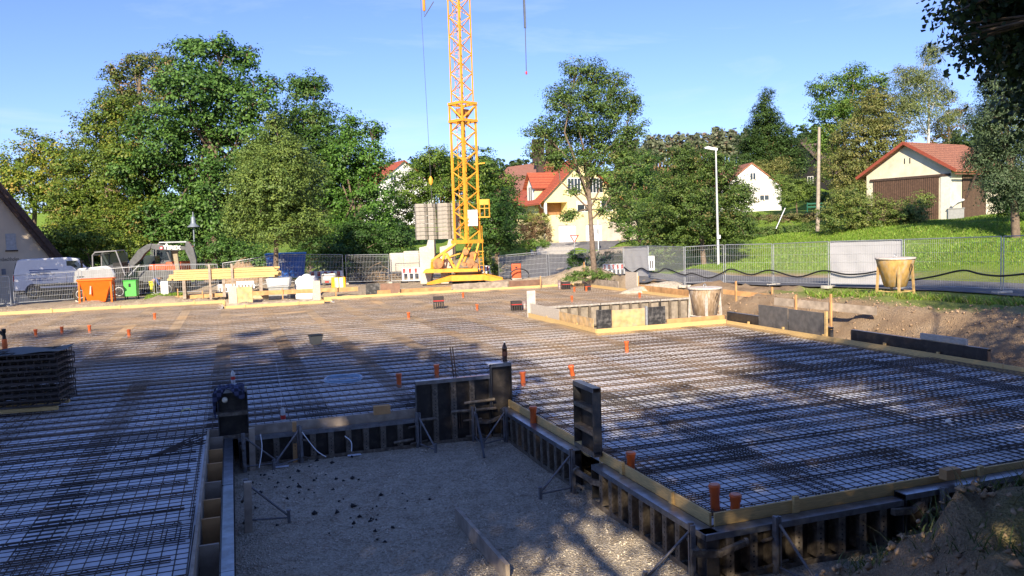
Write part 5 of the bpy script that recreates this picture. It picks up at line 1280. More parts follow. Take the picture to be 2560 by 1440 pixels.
BKM = mat('cement_caked_bucket', (.40, .28, .17), rough=.85, var=.3, scale=5, stretch=(3, 3, 1), stain=(.58, .50, .40), stain_amt=.85, stain_scale=2.5)
BKY = mat('ochre_bucket_paint', (.52, .32, .10), rough=.8, var=.25, scale=6, stain=(.46, .40, .32), stain_amt=.9, stain_scale=3.2, stretch=(1.5, 1.5, .7))
CEM = mat('dried_cement', (.56, .50, .43), rough=.95, var=.2, scale=8, bump=.3, bscale=20)
pv = G(1763, 798, -.3)
pv = P(1763, 797, 28.6)
bucket('concrete_bucket', 'cement caked brown concrete bucket standing in the framed recess', (pv[0], pv[1], pv[2]), .3, .58, .40, .04, 1.12, BKM, CEM)
pv = P(2238, 746, 29.3)
bucket('concrete_bucket', 'ochre concrete bucket on legs standing on the right bank', (pv[0], pv[1], tz(pv[0], pv[1])), .2, .66, .38, .28, 1.34, BKY, CEM, legm=mat('ochre_leg', (.5, .33, .14), rough=.8, var=.25))
pv = P(245, 756, 44)
ORB = mat('orange_bucket_paint', (.90, .16, .012), rough=.45, var=.06)
o = thing('orange_bucket', 'bright orange square concrete hopper on four legs at the left', 'concrete bucket', (pv[0], pv[1], tz(pv[0], pv[1])), VW + R(20))
MB().hexa([(-.42, -.4, .06), (.42, -.4, .06), (.42, .4, .06), (-.42, .4, .06), (-.62, -.6, .72), (.62, -.6, .72), (.62, .6, .72), (-.62, .6, .72)]).hexa([(-.62, -.6, .7205), (.62, -.6, .7205), (.62, .6, .7205), (-.62, .6, .7205), (-.84, -.8, 1.22), (.84, -.8, 1.22), (.84, .8, 1.22), (-.84, .8, 1.22)]).build('hopper', ORB, o)
MB().box((-.88, -.84, 1.2205), (.88, .84, 1.32)).build('rim', ORB, o, bevel=.02)
for x in (-.78, .78):
    for y in (-.74, .74): MB().beam((x, y, 0), (x * .98, y * .98, 1.22), .08, .1).build('leg', ORB, o)
MB().prism([(-.30, -.66, .5), (-.22, -.66, .5), (-.18, -.74, .95), (-.24, -.74, .95)], (.0, -.01, 0)).build('scratch', CEM, o)
pv = P(330, 749, 45)
o = thing('green_cabinet', 'bright green metal cabinet on short legs', 'cabinet', (pv[0], pv[1], tz(pv[0], pv[1])), VW + R(8))
GRN = mat('green_cabinet_paint', (.10, .48, .09), rough=.4, var=.05)
MB().box((-.33, -.25, .2), (.33, .25, 1.06)).build('body', GRN, o, bevel=.015); MB().box((-.36, -.28, 1.061), (.36, .28, 1.1)).build('lid', mat('green_lid', (.05, .36, .05), rough=.4), o)
MB().box((-.06, -.262, .72), (.06, -.251, .92)).build('socket', BLACK, o)
for x in (-.29, .29):
    for y in (-.2, .2): MB().box((x - .025, y - .025, 0), (x + .025, y + .025, .199)).build('leg', BLACK, o)
pv = P(413, 738, 46)
tag(MB(pv).box((pv[0] - .2, pv[1] - .15, pv[2]), (pv[0] + .2, pv[1] + .15, pv[2] + .8)).build('white_post_box', WHITE, None, pv, bevel=.02), 'plain white box standing at the left end of the timber stack', 'box')
pv = P(700, 747, 45)
o = thing('grey_tank', 'grey plastic tank with a white front behind the orange plank', 'tank', (pv[0], pv[1], tz(pv[0], pv[1])), VW + R(10))
TK = mat('grey_plastic', (.42, .44, .45), rough=.4, var=.06)
MB().box((-.55, -.5, 0), (.55, .5, .66)).build('lower_part', mat('grey_plastic_dark', (.27, .28, .27), rough=.5), o, bevel=.05)
MB().hexa([(-.58, -.54, .665), (.58, -.54, .665), (.58, .54, .665), (-.58, .54, .665), (-.66, -.6, 1.2), (.66, -.6, 1.2), (.66, .6, 1.2), (-.66, .6, 1.2)]).build('upper_part', TK, o, bevel=.05)
MB().box((-.42, -.612, .8), (.5, -.585, 1.17)).build('front_plate', WHITE, o)
pv = P(765, 747, 46)
o = thing('bulk_bag', 'full white bulk bag with faint print behind the orange plank', 'bag', (pv[0], pv[1], tz(pv[0], pv[1])), VW)
rng_ = np.random.default_rng(5)
m = MB(); rows = []
for i in range(9):
    z = 1.25 * i / 8; k = .5 + .06 * math.sin(i / 8 * math.pi) + (.02 if i < 8 else -.04); row = []
    for j in range(24):
        a = 2 * math.pi * j / 23; c_, s_ = math.cos(a), math.sin(a)
        q = k / max(abs(c_), abs(s_)) ** .75
        row.append((q * c_ + rng_.normal() * .008 + .06 * z, q * s_ + rng_.normal() * .008, z + (.05 * math.sin(3 * a) if i == 8 else 0)))
    rows.append(row)
m.sheet(rows); m.add(rows[-1], [tuple(range(24))])
m.build('sack', mat('white_sack', (.80, .80, .80), rough=.9, var=.05), o)
MB().lathe([(.3, 1.22), (.22, 1.36), (.08, 1.42)], (.1, 0, 0), 12).build('tied_top', mat('white_sack', (.8, .8, .8)), o)
MB().box((-.3, -.585, .42), (.12, -.575, .47)).build('print_line', mat('grey_print', (.4, .4, .42)), o)
# skip
pv = P(718, 697, 54)
o = thing('blue_skip', 'blue steel skip container behind the linden trunk', 'skip', (pv[0], pv[1], pv[2]), VW + R(14))
BLU = mat('skip_blue', (.015, .11, .45), rough=.4, var=.12, stain=(.03, .06, .18), stain_amt=.4)
MB().hexa([(-1.1, -.8, .1), (1.1, -.8, .1), (1.1, 1.2, .1), (-1.1, 1.2, .1), (-1.3, -.85, 1.65), (1.3, -.85, 1.65), (1.3, 1.3, 1.65), (-1.3, 1.3, 1.65)]).build('container', BLU, o)
MB().box((-1.34, -.9, 1.651), (1.34, 1.34, 1.75)).build('rim', mat('skip_rim_blue', (.03, .18, .55), rough=.4), o, bevel=.02)
for x in (-.25, .1, .45): MB().beam((x, -.86, .12), (x, -.92, 1.65), .07, .08, up=(0, 1, 0)).build('stiffener', BLU, o)
MB().prism([(-.72, -.88, 1.12), (-.1, -.88, 1.12), (-.1, -.9, 1.38), (-.72, -.9, 1.38)], (0, -.01, 0)).build('white_plate', WHITE, o)
# heaps
def heap(name, label, px, py, d, rx, ry, h, m, rough_=.12, seed=3, cat='heap'):
    p = P(px, py, d); z0 = tz(p[0], p[1])
    r_ = np.random.default_rng(seed); rows = []
    for i in range(13):
        k = i / 12; row = []
        for j in range(41):
            a = 2 * math.pi * (j % 40) / 40
            n_ = 1 + rough_ * (math.sin(3 * a + seed) * .6 + math.sin(7 * a + 2 * i) * .3 + .4 * math.sin(13 * a + 3 * i))
            row.append((rx * k * math.cos(a) * n_, ry * k * math.sin(a) * n_, h * (1 - k ** 1.7) + rough_ * h * .4 * math.sin(5 * a + i * 1.3) * (1 - k) - (.15 if i == 12 else 0)))
        rows.append(row)
    o = MB().sheet(rows).build(name, m, None, (p[0], p[1], z0))
    return tag(o, label, cat)
heap('dirt_pile', 'rounded brown soil pile behind the timber stack', 615, 705, 57, 1.6, 1.3, 1.75, mat('pile_soil', (.28, .19, .115), rough=1, var=.35, scale=9, bump=.6, bscale=25), .05)
heap('sand_pile', 'low sandy pile below the timber stack', 660, 735, 46.6, 1.4, .9, .5, mat('pale_sand', (.56, .40, .24), rough=1, var=.25, scale=9, bump=.5, bscale=30), .1, 4)
heap('gravel_pile', 'pale gravel heap at the far right edge of the mesh', 1670, 745, 42, 2.6, 1.0, .42, mat('pale_gravel', (.44, .39, .31), rough=1, var=.3, scale=14, bump=.8, bscale=25), .15, 5)
p = P(930, 705, 58.5); r_ = np.random.default_rng(8)
o = thing('brushwood_heap', 'brown heap of brushwood and debris behind the mesh fence', 'brushwood', (p[0], p[1], tz(p[0], p[1])))
m = MB()
for k in range(140):
    a = np.array([r_.normal() * .9, r_.normal() * .5, abs(r_.normal()) * .35]); d_ = r_.normal(size=3); d_[2] *= .35; d_ /= np.linalg.norm(d_)
    l_ = r_.uniform(.4, 1.6); m.tube([a - d_ * l_ / 2, a + r_.normal(size=3) * .08, a + d_ * l_ / 2], [.03, .025, .012], 4)
m.build('branches', mat('dry_branches', (.25, .17, .10), rough=.9, var=.4), o)
# ------------------------------------------------------------------ timber stack
pa, pb = P(424, 700, 44), P(690, 684, 44.8)
zt = tz(pa[0], pa[1])
zz0 = min(pa[2], pb[2]) - .02
u = (pb - pa); u[2] = 0; LL = np.linalg.norm(u); u /= LL; nn = np.array([-u[1], u[0], 0])
o = thing('timber_stack', 'long stack of yellow squared timber and boards on bearers', 'timber stack', (pa[0], pa[1], zz0))
r_ = np.random.default_rng(9)
for lay in range(5):
    for col in range(4):
        s0 = r_.uniform(-.25, .3) + lay * .06; e0 = r_.uniform(-.2, .25)
        a = pa + u * s0 + nn * (col * .24); b = pb + u * e0 + nn * (col * .24)
        z = zz0 + .02 + lay * .115 + r_.uniform(0, .006)
        a[2] = b[2] = z
        b[2] += r_.uniform(-.02, .02)
        MB((pa[0], pa[1], zz0)).beam(a, b, .2, .1).build('squared_timber', WOOD_Y, o)
for f in (.13, .5, .85):
    c_ = pa + u * LL * f
    MB((pa[0], pa[1], zz0)).box((c_[0] - .08, c_[1] - .1, zt - .1), (c_[0] + .08, c_[1] + 1.0, zz0 - .04)).build('bearer', WOOD_G, o)
for f in (.38, .59):
    c_ = pa + u * LL * f - nn * .2
    tag(MB(c_).box((c_[0] - .06, c_[1] - .03, zt - .3), (c_[0] + .06, c_[1] + .03, zz0 + 1.0 - .2)).build('wooden_stake', WOOD_G, None, c_), 'grey stake in front of the timber stack, ' + ('left one' if f < .5 else 'right one'), 'stake')
# ------------------------------------------------------------------ barrier boards
def barrier(label, pa, pb, h=1.0, red=True, n=6, blank=False, name='barrier_board'):
    pa, pb = v3(pa), v3(pb); d = pb - pa; Lb = math.hypot(d[0], d[1])
    o = thing(name, label, 'barrier', pa, math.atan2(d[1], d[0]), 'construction barriers')
    MB().box((0, -.03, h * .62), (Lb, .03, h)).build('rail_board', WHITE, o, bevel=.01)
    if red:
        for k in range(n):
            x = Lb * (k + .18) / n
            MB().prism([(x, -.036, h * .66), (x + Lb / n * .45, -.036, h * .66), (x + Lb / n * .45, -.036, h * .96), (x, -.036, h * .96)], (0, -.004, 0)).build('red_field', REDP, o)
    lb = MB().box((0, -.025, h * .12), (Lb, .025, h * .2)).build('lower_rail', WHITE, o)
    for k in range(n + 1):
        x = (Lb - .07) * k / n
        MB().box((x, -.02, h * .201), (x + .07 + Lb * .03, .02, h * .619)).build('slat', WHITE, o)
    for x in (.15, Lb - .15): MB().box((x - .2, -.3, 0), (x + .2, .3, .115)).build('foot', BLACK, o)
    return o
def bar_at(label, px0, px1, pyb, d, dy=0, **k):
    a, b = P(px0, pyb, d), P(px1, pyb - (px1 - px0) * .03 + dy, d); z = (tz(a[0], a[1]) + tz(b[0], b[1])) / 2; a[2] = b[2] = z
    return barrier(label, a, b, **k)
bar_at('red and white barrier behind the white bulk bag', 776, 858, 716, 54.5, n=5)
bar_at('red and white barrier in front of the pale concrete blocks', 1006, 1078, 707, 54, n=5)
bar_at('red and white barrier right behind the crane base', 1188, 1226, 700, 56, n=4)
bar_at('red and white barrier behind the fence right of the ash', 1508, 1562, 699, 54.5, n=5)
bar_at('white plastic barrier piece below the timber stack, left half', 545, 588, 727, 51, red=False, n=5, h=.58)
bar_at('white plastic barrier piece below the timber stack, right half', 592, 636, 724, 51, red=False, n=5, h=.58)
a = P(1622, 676, 45.5); b = P(1637, 676, 45.3)
o = thing('barrier_plate', 'white slotted barrier plate leaning at the sheeted fence', 'barrier', a, rot_of(a, b) + .1, 'construction barriers')
MB().box((0, 0, 0), (.34, .05, .82)).build('plate', WHITE, o, bevel=.01)
for x in (.08, .2): MB().box((x, -.006, .12), (x + .06, .001, .55)).build('slot', BLACK, o)
a = P(829, 724, 48); b = P(864, 722, 48); a[2] = b[2] = tz(a[0], a[1])
o = thing('barrier_plate', 'orange plate with two white fields in front of the fence', 'barrier', a, rot_of(a, b), 'construction barriers')
MB().box((0, 0, .1), (.85, .05, .74)).build('plate', mat('signal_orange', (.80, .33, .01), rough=.5), o, bevel=.01)
for x in (.22, .5): MB().box((x, -.006, .13), (x + .2, .001, .7)).build('white_field', WHITE, o)
a = P(803, 714, 51); a[2] = tz(a[0], a[1])
o = thing('small_generator', 'small silver generator behind the white bag', 'generator', a, VW)
MB().box((0, 0, .12), (.95, .6, .75)).build('housing', HOOD, o, bevel=.06); MB().box((.15, -.012, .35), (.8, .0, .6)).build('panel', TK, o); MB().box((.25, -.02, .18), (.5, -.001, .28)).build('red_lamp', REDP, o)
for x in (.2, .75): wheel('wheel', o, (x, .1, .14), .14, .1)
# red power box with hose coil
a = P(1292, 699, 50); a[2] = tz(a[0], a[1])
o = thing('power_box', 'red orange site power box beside the crane', 'power box', a, VW + R(-5))
RB = mat('red_box_paint', (.58, .10, .03), rough=.45, var=.1)
MB().box((-.29, -.25, .1), (.29, .25, 1.0)).build('body', RB, o, bevel=.03); MB().box((-.2, -.2, 1.001), (.25, .2, 1.08)).build('top', BLACK, o, bevel=.02); MB().box((-.05, -.262, .72), (.08, -.251, .82)).build('socket', BLACK, o)
MB().box((-.33, -.3, 0), (.33, .3, .099)).build('plinth', CONC, o)
h_ = P(1299, 690, 49.3)
hm = MB(h_)
for k in range(2): hm.tube([h_ + np.array([math.cos(YAW), -math.sin(YAW), 0]) * .58 * math.cos(t) + (0, 0, .42 * math.sin(t) + k * .03) + np.array([math.sin(YAW), math.cos(YAW), 0]) * k * .05 for t in np.linspace(0, 2 * math.pi, 28)], .022, 6)
tag(hm.build('hose_loop', BLACK, None, h_), 'black cable loop standing in front of the red power box', 'cable')
# ------------------------------------------------------------------ lamps, poles, signs
g0_ = P(1796, 664, 49); g0_[2] = tz(g0_[0], g0_[1]) - .05; top = P(1789.5, 373, 49)
o = thing('street_lamp', 'tall grey street lamp on the lawn with white flat head', 'street lamp', g0_)
MB(g0_).tube([g0_, g0_ * .66 + top * .34, top], [.085, .07, .045], 12).build('pole', mat('lamp_grey', (.52, .54, .55), rough=.5, metal=.2, var=.1), o)
hx = np.array([math.cos(YAW), -math.sin(YAW), 0])
MB(g0_).prism([top + (0, 0, -.1) + hx * .1, top + (0, 0, .06) + hx * .14, top + (0, 0, .19) - hx * .45, top + (0, 0, .15) - hx * .68, top + (0, 0, .05) - hx * .66], np.array([math.sin(YAW), math.cos(YAW), 0]) * .3).build('lamp_head', WHITE, o, bevel=.03)
q = P(1797, 592, 48.85); MB(g0_).box(q - (.12, .01, .11), q + (.12, .01, .11)).build('number_plate', WHITE, o)
g1 = P(489, 690, 57); g1[2] = tz(g1[0], g1[1]); t1_ = P(482, 530, 57)
o = thing('street_lamp', 'slender grey lamp post with bell shade beside the excavator', 'street lamp', g1)
LG_ = mat('lamp_blue_grey', (.22, .26, .30), rough=.45, metal=.3)
MB(g1).tube([g1, t1_], [.07, .04], 10).build('pole', LG_, o)
q = P(483, 553, 57); MB(g1).lathe([(.06, .35), (.14, .28), (.16, -.05), (.2, -.2), (.42, -.38), (.44, -.42), (.1, -.40)], q, 18).build('lamp_shade', LG_, o)
g2 = P(2044, 582, 60); g2[2] = tz(g2[0], g2[1]) - .1; t2_ = P(2048, 318, 60)
tag(MB(g2).tube([g2, g2 * .5 + t2_ * .5, t2_], [.15, .13, .10], 10).build('wooden_pole', mat('pole_wood', (.34, .29, .23), rough=.85, var=.25, scale=4), None, g2), 'tall bare wooden utility pole on the lawn left of the barn', 'utility pole')
a, b = P(1940, 572, 72), P(1963, 520, 72)
tag(MB(a).tube([a, b], .06, 8).build('leaning_pole', GALV, None, a), 'leaning grey pole on the terrace below the white house', 'pole')
a, b = P(1496.5, 628, 90), P(1494.5, 550, 90)
o = thing('sign_post', 'thin white post with small box right of the garage doors', 'post', a)
MB(a).tube([a - (0, 0, .4), b], .07, 8).build('post', mat('pale_post', (.6, .6, .58)), o); q = P(1496, 578, 89.9); MB(a).box(q - (.15, .1, .25), q + (.15, .1, .25)).build('box', TK, o)
a = P(1437, 668, 66); a[2] = tz(a[0], a[1]); q = P(1436, 594, 66)
o = thing('yield_sign', 'triangular give way sign with its point down by the side road', 'road sign', a)
MB(a).tube([a, q + (0, 0, .15)], .035, 8).build('post', GALV, o)
fx = np.array([math.cos(YAW + .2), -math.sin(YAW + .2), 0]); fy = np.array([math.sin(YAW + .2), math.cos(YAW + .2), 0])
def tri(s, off): return [q - fy * off + fx * s + (0, 0, s * .55), q - fy * off - fx * s + (0, 0, s * .55), q - fy * off - (0, 0, s * 1.18)]
MB(a).prism(tri(.40, .05), fy * .02).build('sign_plate', REDP, o); MB(a).prism(tri(.25, .06), fy * .008).build('white_field', WHITE, o)
o = thing('bench_fence', 'low green rail fence in front of the clipped hedge', 'fence', P(2020, 521, 80))
a, b = P(2018, 520, 80), P(2090, 518, 80); og = P(2020, 521, 80)
for h in (.1, .42): MB(og).beam(a + (0, 0, h), b + (0, 0, h), .05, .14).build('rail', mat('green_rail', (.02, .12, .08), rough=.5), o)
for f in (0, .33, .66, 1): MB(og).beam(a + (b - a) * f - (0, 0, .4), a + (b - a) * f + (0, 0, .55), .07, .07).build('post', mat('green_rail', (.02, .12, .08)), o)
# ------------------------------------------------------------------ recess and shuttering along the slab edges
def slab_panel(name, label, p0, p1, z0, z1, t, m, cat='plywood panel', par=None, group=None):
    o = MB((p0[0], p0[1], z0)).beam((p0[0], p0[1], (z0 + z1) / 2), (p1[0], p1[1], (z0 + z1) / 2), t, z1 - z0).build(name, m, None, (p0[0], p0[1], z0))
    return tag(o, label, cat, group)
PALE = mat('cement_pale_plywood', (.50, .44, .36), rough=.85, var=.2, scale=4, stretch=(3, 3, 14), stain=(.36, .27, .18), stain_amt=.5, stain_scale=3)
BLK_S = mat('scratched_black_plywood', (.028, .027, .027), rough=.5, var=.4, scale=5, stain=(.20, .19, .18), stain_amt=.7, stain_scale=7, stretch=(1, 1, 1))
slab_panel('plywood_panel', 'pale cement stained board at the far end of the recess left wall', (10.99, 29.3), (10.99, 26.4), -.1, .50, .03, PALE)
slab_panel('plywood_panel', 'yellowish bare board at the near end of the recess left wall', (10.99, 26.38), (10.99, 23.55), -.1, .42, .03, PLY_YE)
slab_panel('plywood_panel', 'pale upright board end at the far left corner of the recess', (10.9, 29.45), (11.25, 29.45), -.1, .98, .04, CEM)
slab_panel('plywood_panel', 'scratched black board at the near left corner of the recess', (10.97, 23.27), (11.5, 23.27), .0, .72, .03, BLK_S)
slab_panel('plywood_panel', 'bare plywood board in the front wall of the recess', (11.53, 23.28), (12.72, 23.28), .0, .68, .03, PLY_YE)
slab_panel('plywood_panel', 'scratched black board right of the bare plywood at the recess', (12.82, 23.27), (13.48, 23.27), .0, .70, .03, BLK_S)
slab_panel('plywood_panel', 'low orange board at the right of the recess front', (13.55, 23.28), (15.78, 23.28), .0, .26, .03, WOOD_O)
slab_panel('steel_post', 'pale steel post between bare and black board at the recess', (12.74, 23.26), (12.80, 23.26), .0, .74, .08, GALV, 'steel post')
STEEL_PALE = mat('cement_grey_frame', (.36, .33, .29), rough=.7, var=.3, scale=10, stain=(.55, .52, .46), stain_amt=.6, stain_scale=8)
for i, (x, l) in enumerate(((11.3, 'cement grey steel panel at the back of the recess, left one'), (14.05, 'cement grey steel panel at the back of the recess, middle one'), (16.8, 'cement grey steel panel at the back of the recess, right one'))):
    frame_panel(l, (x, 29.44, -.6), 0, 2.7, .92, step=.45, top=STEEL_PALE, face=mat('dirty_plywood', (.27, .23, .18), rough=.85, var=.3, scale=5), holes=False)
# right side: dark panels beyond the edge board
for y0, L_, H_, l in ((18.3, 2.6, 1.0, 'dark channel panel outside the right edge board, farther one'), (13.3, 4.2, 1.02, 'dark channel panel outside the right edge board, nearer one with a plank on top')):
    frame_panel(l, (15.9, y0, -.62), R(90), L_, H_ - .05, holes=False)
frame_panel('dark channel panel at the corner right of the recess', (15.9, 21.6, -.62), R(90), 1.7, .98, holes=False)
slab_panel('plywood_panel', 'tall grey film board on the right edge, left of a pair', (15.87, 21.5), (15.87, 20.1), -.05, .74, .03, mat('grey_film_ply', (.10, .095, .09), rough=.5, var=.25, stain=(.2, .17, .14), stain_amt=.4))
slab_panel('plywood_panel', 'tall grey film board on the right edge, right of a pair', (15.87, 20.04), (15.87, 18.5), -.05, .72, .03, mat('grey_film_ply', (.10, .095, .09)))
slab_panel('steel_post', 'thin pale stake at the right end of the grey film boards', (15.85, 18.44), (15.85, 18.36), -.1, .78, .06, WOOD_Y, 'stake')
slab_panel('loose_plank', 'pale plank lying on the nearer dark channel panel', (15.98, 15.2), (15.98, 13.9), .36, .5, .08, PALE, 'plank')
# far edge boards
slab_panel('plywood_panel', 'grey plywood board standing at the left end of the step', *[P(x, 765, 42.2)[:2] for x in (573, 594)], .02, .95, .04, PALE)
slab_panel('plywood_panel', 'yellow plywood board standing right of the grey one at the step', *[P(x, 764, 42.0)[:2] for x in (595, 633)], .02, .90, .04, PLY_YE)
slab_panel('plywood_panel', 'pale brown upright board at the right end of the step', *[P(x, 764, 43) [:2] for x in (784, 803)], .0, 1.05, .05, PALE)
slab_panel('plywood_panel', 'black scribbled board at the far edge left of a brown one', *[P(x, 735, 45)[:2] for x in (915, 949)], -.1, .68, .04, BLK_S)
slab_panel('plywood_panel', 'red brown board at the far edge beside the black one', *[P(x, 735, 45)[:2] for x in (952, 1001)], -.1, .66, .04, PLY_BR)
slab_panel('plywood_panel', 'yellowish low board along the far edge right of the brown board', (7.6, 44.6), (11.9, 44.75), -.1, .3, .04, WOOD_O)
slab_panel('plywood_panel', 'weathered low board along the far edge in front of the crane', (12.0, 44.75), (15.4, 44.85), -.1, .42, .04, WOOD_G)
slab_panel('plywood_panel', 'dark brown low board at the far edge below the red power box', (15.5, 44.85), (17.6, 44.9), -.1, .42, .04, PLY_BR)
slab_panel('plywood_panel', 'weathered board at the far right corner of the mesh', (20.0, 44.3), (20.0, 39.5), -.1, .42, .04, WOOD_G)
slab_panel('plywood_panel', 'long yellowish board outside the far right edge', (20.0, 37.0), (20.0, 30.0), -.1, .36, .04, WOOD_O)
slab_panel('plywood_panel', 'upright greenish timber panel at the far right edge', (20.0, 38.6), (20.0, 37.3), -.1, 1.0, .06, PALE)
slab_panel('loose_plank', 'weathered plank lying along the left half of the step', (-.2, 42.5), (3.9, 42.5), .06, .16, .14, WOOD_G, 'plank')
# batter boards on stakes
def batter(label, a, b, h, stakes, m, zlow):
    a, b = v3(a), v3(b)
    o = thing('batter_board', label, 'batter board', a)
    MB(a).beam(a, b, .03, h).build('plank', m, o)
    for f, up in stakes:
        c_ = a + (b - a) * f
        d = (b - a) / np.linalg.norm(b - a); n_ = np.array([d[1], -d[0], 0]) * .05
        MB(a).box(np.array([c_[0] - .03, c_[1] - .03, zlow]) + n_ * 1.2, np.array([c_[0] + .03, c_[1] + .03, c_[2] + up]) + n_ * 1.2).build('stake', WOOD_O, o)
    return o
batter('orange plank on stakes in front of the grey tank and white bag', P(578, 736, 43.5), P(895, 722, 44.5), .24, ((.1, .1), (.4, .22), (.82, .15)), WOOD_O, -.4)
batter('orange plank on stakes below the timber stack at the left', P(420, 746, 44.5), P(566, 736, 44.5), .2, ((.18, .5), (.6, .3)), WOOD_O, -.3)
batter('orange batter plank on two stakes right of the brown bucket', P(1808, 729, 33.5), P(2003, 750, 30.5), .2, ((.19, .5), (.66, .4)), WOOD_O, -.6)
batter('grey weathered batter plank above the tall grey film boards', P(1936, 753, 27.5), P(2192, 778, 24.5), .26, ((.24, .3), (.59, .42)), WOOD_G, -.6)
for i, (px, py0, py1, d, l) in enumerate(((1351, 690, 720, 47, 'thin stake at the far edge left of the spacer packs'), (1508, 685, 720, 47, 'thin stake at the far right corner of the mesh'), (1596, 690, 725, 44, 'thin stake in front of the sheeted fence piece'), (1460, 655, 690, 48.5, 'thin yellow rod in front of the privet bush'), (840, 700, 745, 44, 'thin stake in front of the orange plate'))):
    a, b = P(px, py1 + 6, d), P(px, py0, d)
    tag(MB(a).beam(a, b, .05, .05, up=(0, 1, 0)).build('wooden_stake', WOOD_O, None, a), l, 'stake')
# ------------------------------------------------------------------ things lying on the mesh
def spacer_pack(label, px, py, w, h, s=1.0):
    p = G(px, py, Z_MESH + .02)
    o = thing('spacer_pack', label, 'spacer pack', p, -YAW + R(8), 'packs of spacers on the mesh')
    MB().box((-w / 2, -.2, h * .55), (w / 2, .2, h)).build('bundle', mat('dark_bundle', (.035, .028, .025), var=.5, scale=20), o, bevel=.01)
    MB().box((-w / 2 - .004, -.206, h * .64), (w / 2 + .004, .206, h * .72)).build('red_strap', REDP, o)
    for k in range(5):
        x = -w / 2 + .03 + (w - .06) * k / 4
        MB().box((x - .025, -.19, 0), (x + .025, .19, h * .549)).build('leg', mat('dark_bundle', (.035, .028, .025)), o)
    return o
spacer_pack('black spacer pack with red strap standing alone in the middle of the mesh', 1097, 772, .47, .55)
spacer_pack('black spacer pack with red strap beside grey tins left of the recess', 1291, 777, .44, .42)
spacer_pack('black spacer pack with red strap at the far right corner, larger of two', 1415, 723, .46, .42)
spacer_pack('dark small spacer pack at the far right corner behind an orange pipe', 1469, 726, .3, .34)
def tin(label, px, py, r, h):
    p = G(px, py, Z_MESH + .02)
    o = thing('steel_tin', label, 'tin', p, 0, 'tins on the mesh')
    tm_ = mat('brown_grey_tin', (.26, .19, .17), rough=.5, metal=.3, var=.3)
    MB().lathe([(r, 0), (r, h), (r * .95, h)], n=18).build('can', tm_, o)
    for z in (.3, .62): MB().lathe([(r * .99, h * z - .012), (r * 1.03, h * z), (r * .99, h * z + .012)], n=18).build('bead', GALV, o)
for px, l in ((1312, 'brownish grey tin next to the spacer pack, left one'), (1327, 'brownish grey tin next to the spacer pack, right one')): tin(l, px, 774, .12, .38)
tin('brownish tin left of the larger far spacer pack', 1399, 723, .1, .5)
p = G(790, 862, Z_MESH)
o = thing('mortar_tub', 'small dark mortar tub standing in the shade on the mesh', 'tub', p, .2)
MB().hexa([(-.14, -.12, .02), (.14, -.12, .02), (.14, .12, .02), (-.14, .12, .02), (-.19, -.16, .3), (.19, -.16, .3), (.19, .16, .3), (-.19, .16, .3)]).build('body', mat('tub_grey', (.07, .075, .075), rough=.6), o)
MB().box((-.21, -.18, .3005), (.21, .18, .325)).build('rim', BLACK, o)
p = G(858, 950, Z_MESH + .03)
o = thing('hose_coil', 'pale blue plastic hose coil lying in the shade on the mesh', 'hose coil', p)
r_ = np.random.default_rng(3)
for k in range(9):
    rr = .40 + .012 * (k % 3) + r_.uniform(-.01, .01); z = .012 + .022 * (k // 3)
    MB().tube([(rr * math.cos(t), rr * math.sin(t), z + .012 * math.sin(3 * t + k)) for t in np.linspace(0, 2 * math.pi, 40)], .013, 6, cap=False).build('turn', mat('pale_blue_hose', (.30, .42, .55), rough=.35, var=.1), o)
def bottle(label, loc, h, r, lab, dark=False):
    o = thing('bottle', label, 'bottle', loc, 0, 'drink bottles on the formwork')
    pm = mat('cola_dark', (.012, .006, .004), rough=.1, spec=.8) if dark else mat('clear_plastic_bottle', (.50, .52, .54), rough=.12, var=.05, spec=.8)
    MB().lathe([(r * .8, 0), (r, .02), (r, h * .5), (r * .92, h * .55), (r, h * .6), (r * .95, h * .72), (r * .36, h * .9), (r * .34, h * .95)], n=18).build('body', pm, o)
    MB().lathe([(r * .4, h * .95), (r * .4, h)], n=12).build('cap', BLACK if not dark else WHITE, o)
    MB().lathe([(r * 1.01, h * .28), (r * 1.02, h * .29), (r * 1.02, h * .5), (r * 1.01, h * .51)], n=18).build('wrapper', lab, o)
ZC = .76
bottle('clear bottle with red wrapper on top of the plaid shirt', (-.08, 14.82, .80), .25, .036, REDP)
p = G(709, 1058, -.02); bottle('clear bottle with red wrapper standing on the mesh behind the low back panel', (p[0], 14.95, Z_MESH), .33, .045, REDP)
bottle('large bottle with dark contents on top of the back right corner post', (4.93, 14.66, .79), .40, .05, mat('dark_wrapper', (.03, .01, .01)), True)
tag(MB().box((-.15, -.1, 0), (.15, .1, .015)).build('clipboard', mat('paper', (.75, .77, .82), rough=.7, var=.02), None, (4.68, 14.58, .792)), 'white papers lying on the back right corner post beside the bottle', 'papers')
# plaid shirt draped over the corner column
sh = mat('plaid_shirt_cloth', (.035, .04, .075), rough=.9, var=.3, scale=9)
n_ = sh.node_tree; b_ = n_.nodes['Principled BSDF']; old = b_.inputs['Base Color'].links[0].from_socket
tc = n_.nodes.new('ShaderNodeTexCoord'); ck = n_.nodes.new('ShaderNodeTexChecker'); ck.inputs['Scale'].default_value = 14; ck.inputs['Color1'].default_value = (.4, .42, .5, 1); ck.inputs['Color2'].default_value = (1.6, 1.6, 1.7, 1)
n_.links.new(tc.outputs['Object'], ck.inputs['Vector']); ml = n_.nodes.new('ShaderNodeMix'); ml.data_type = 'RGBA'; ml.blend_type = 'MULTIPLY'; ml.inputs['Factor'].default_value = 1
n_.links.new(old, ml.inputs[6]); n_.links.new(ck.outputs['Color'], ml.inputs[7]); n_.links.new(ml.outputs[2], b_.inputs['Base Color'])
rows = []
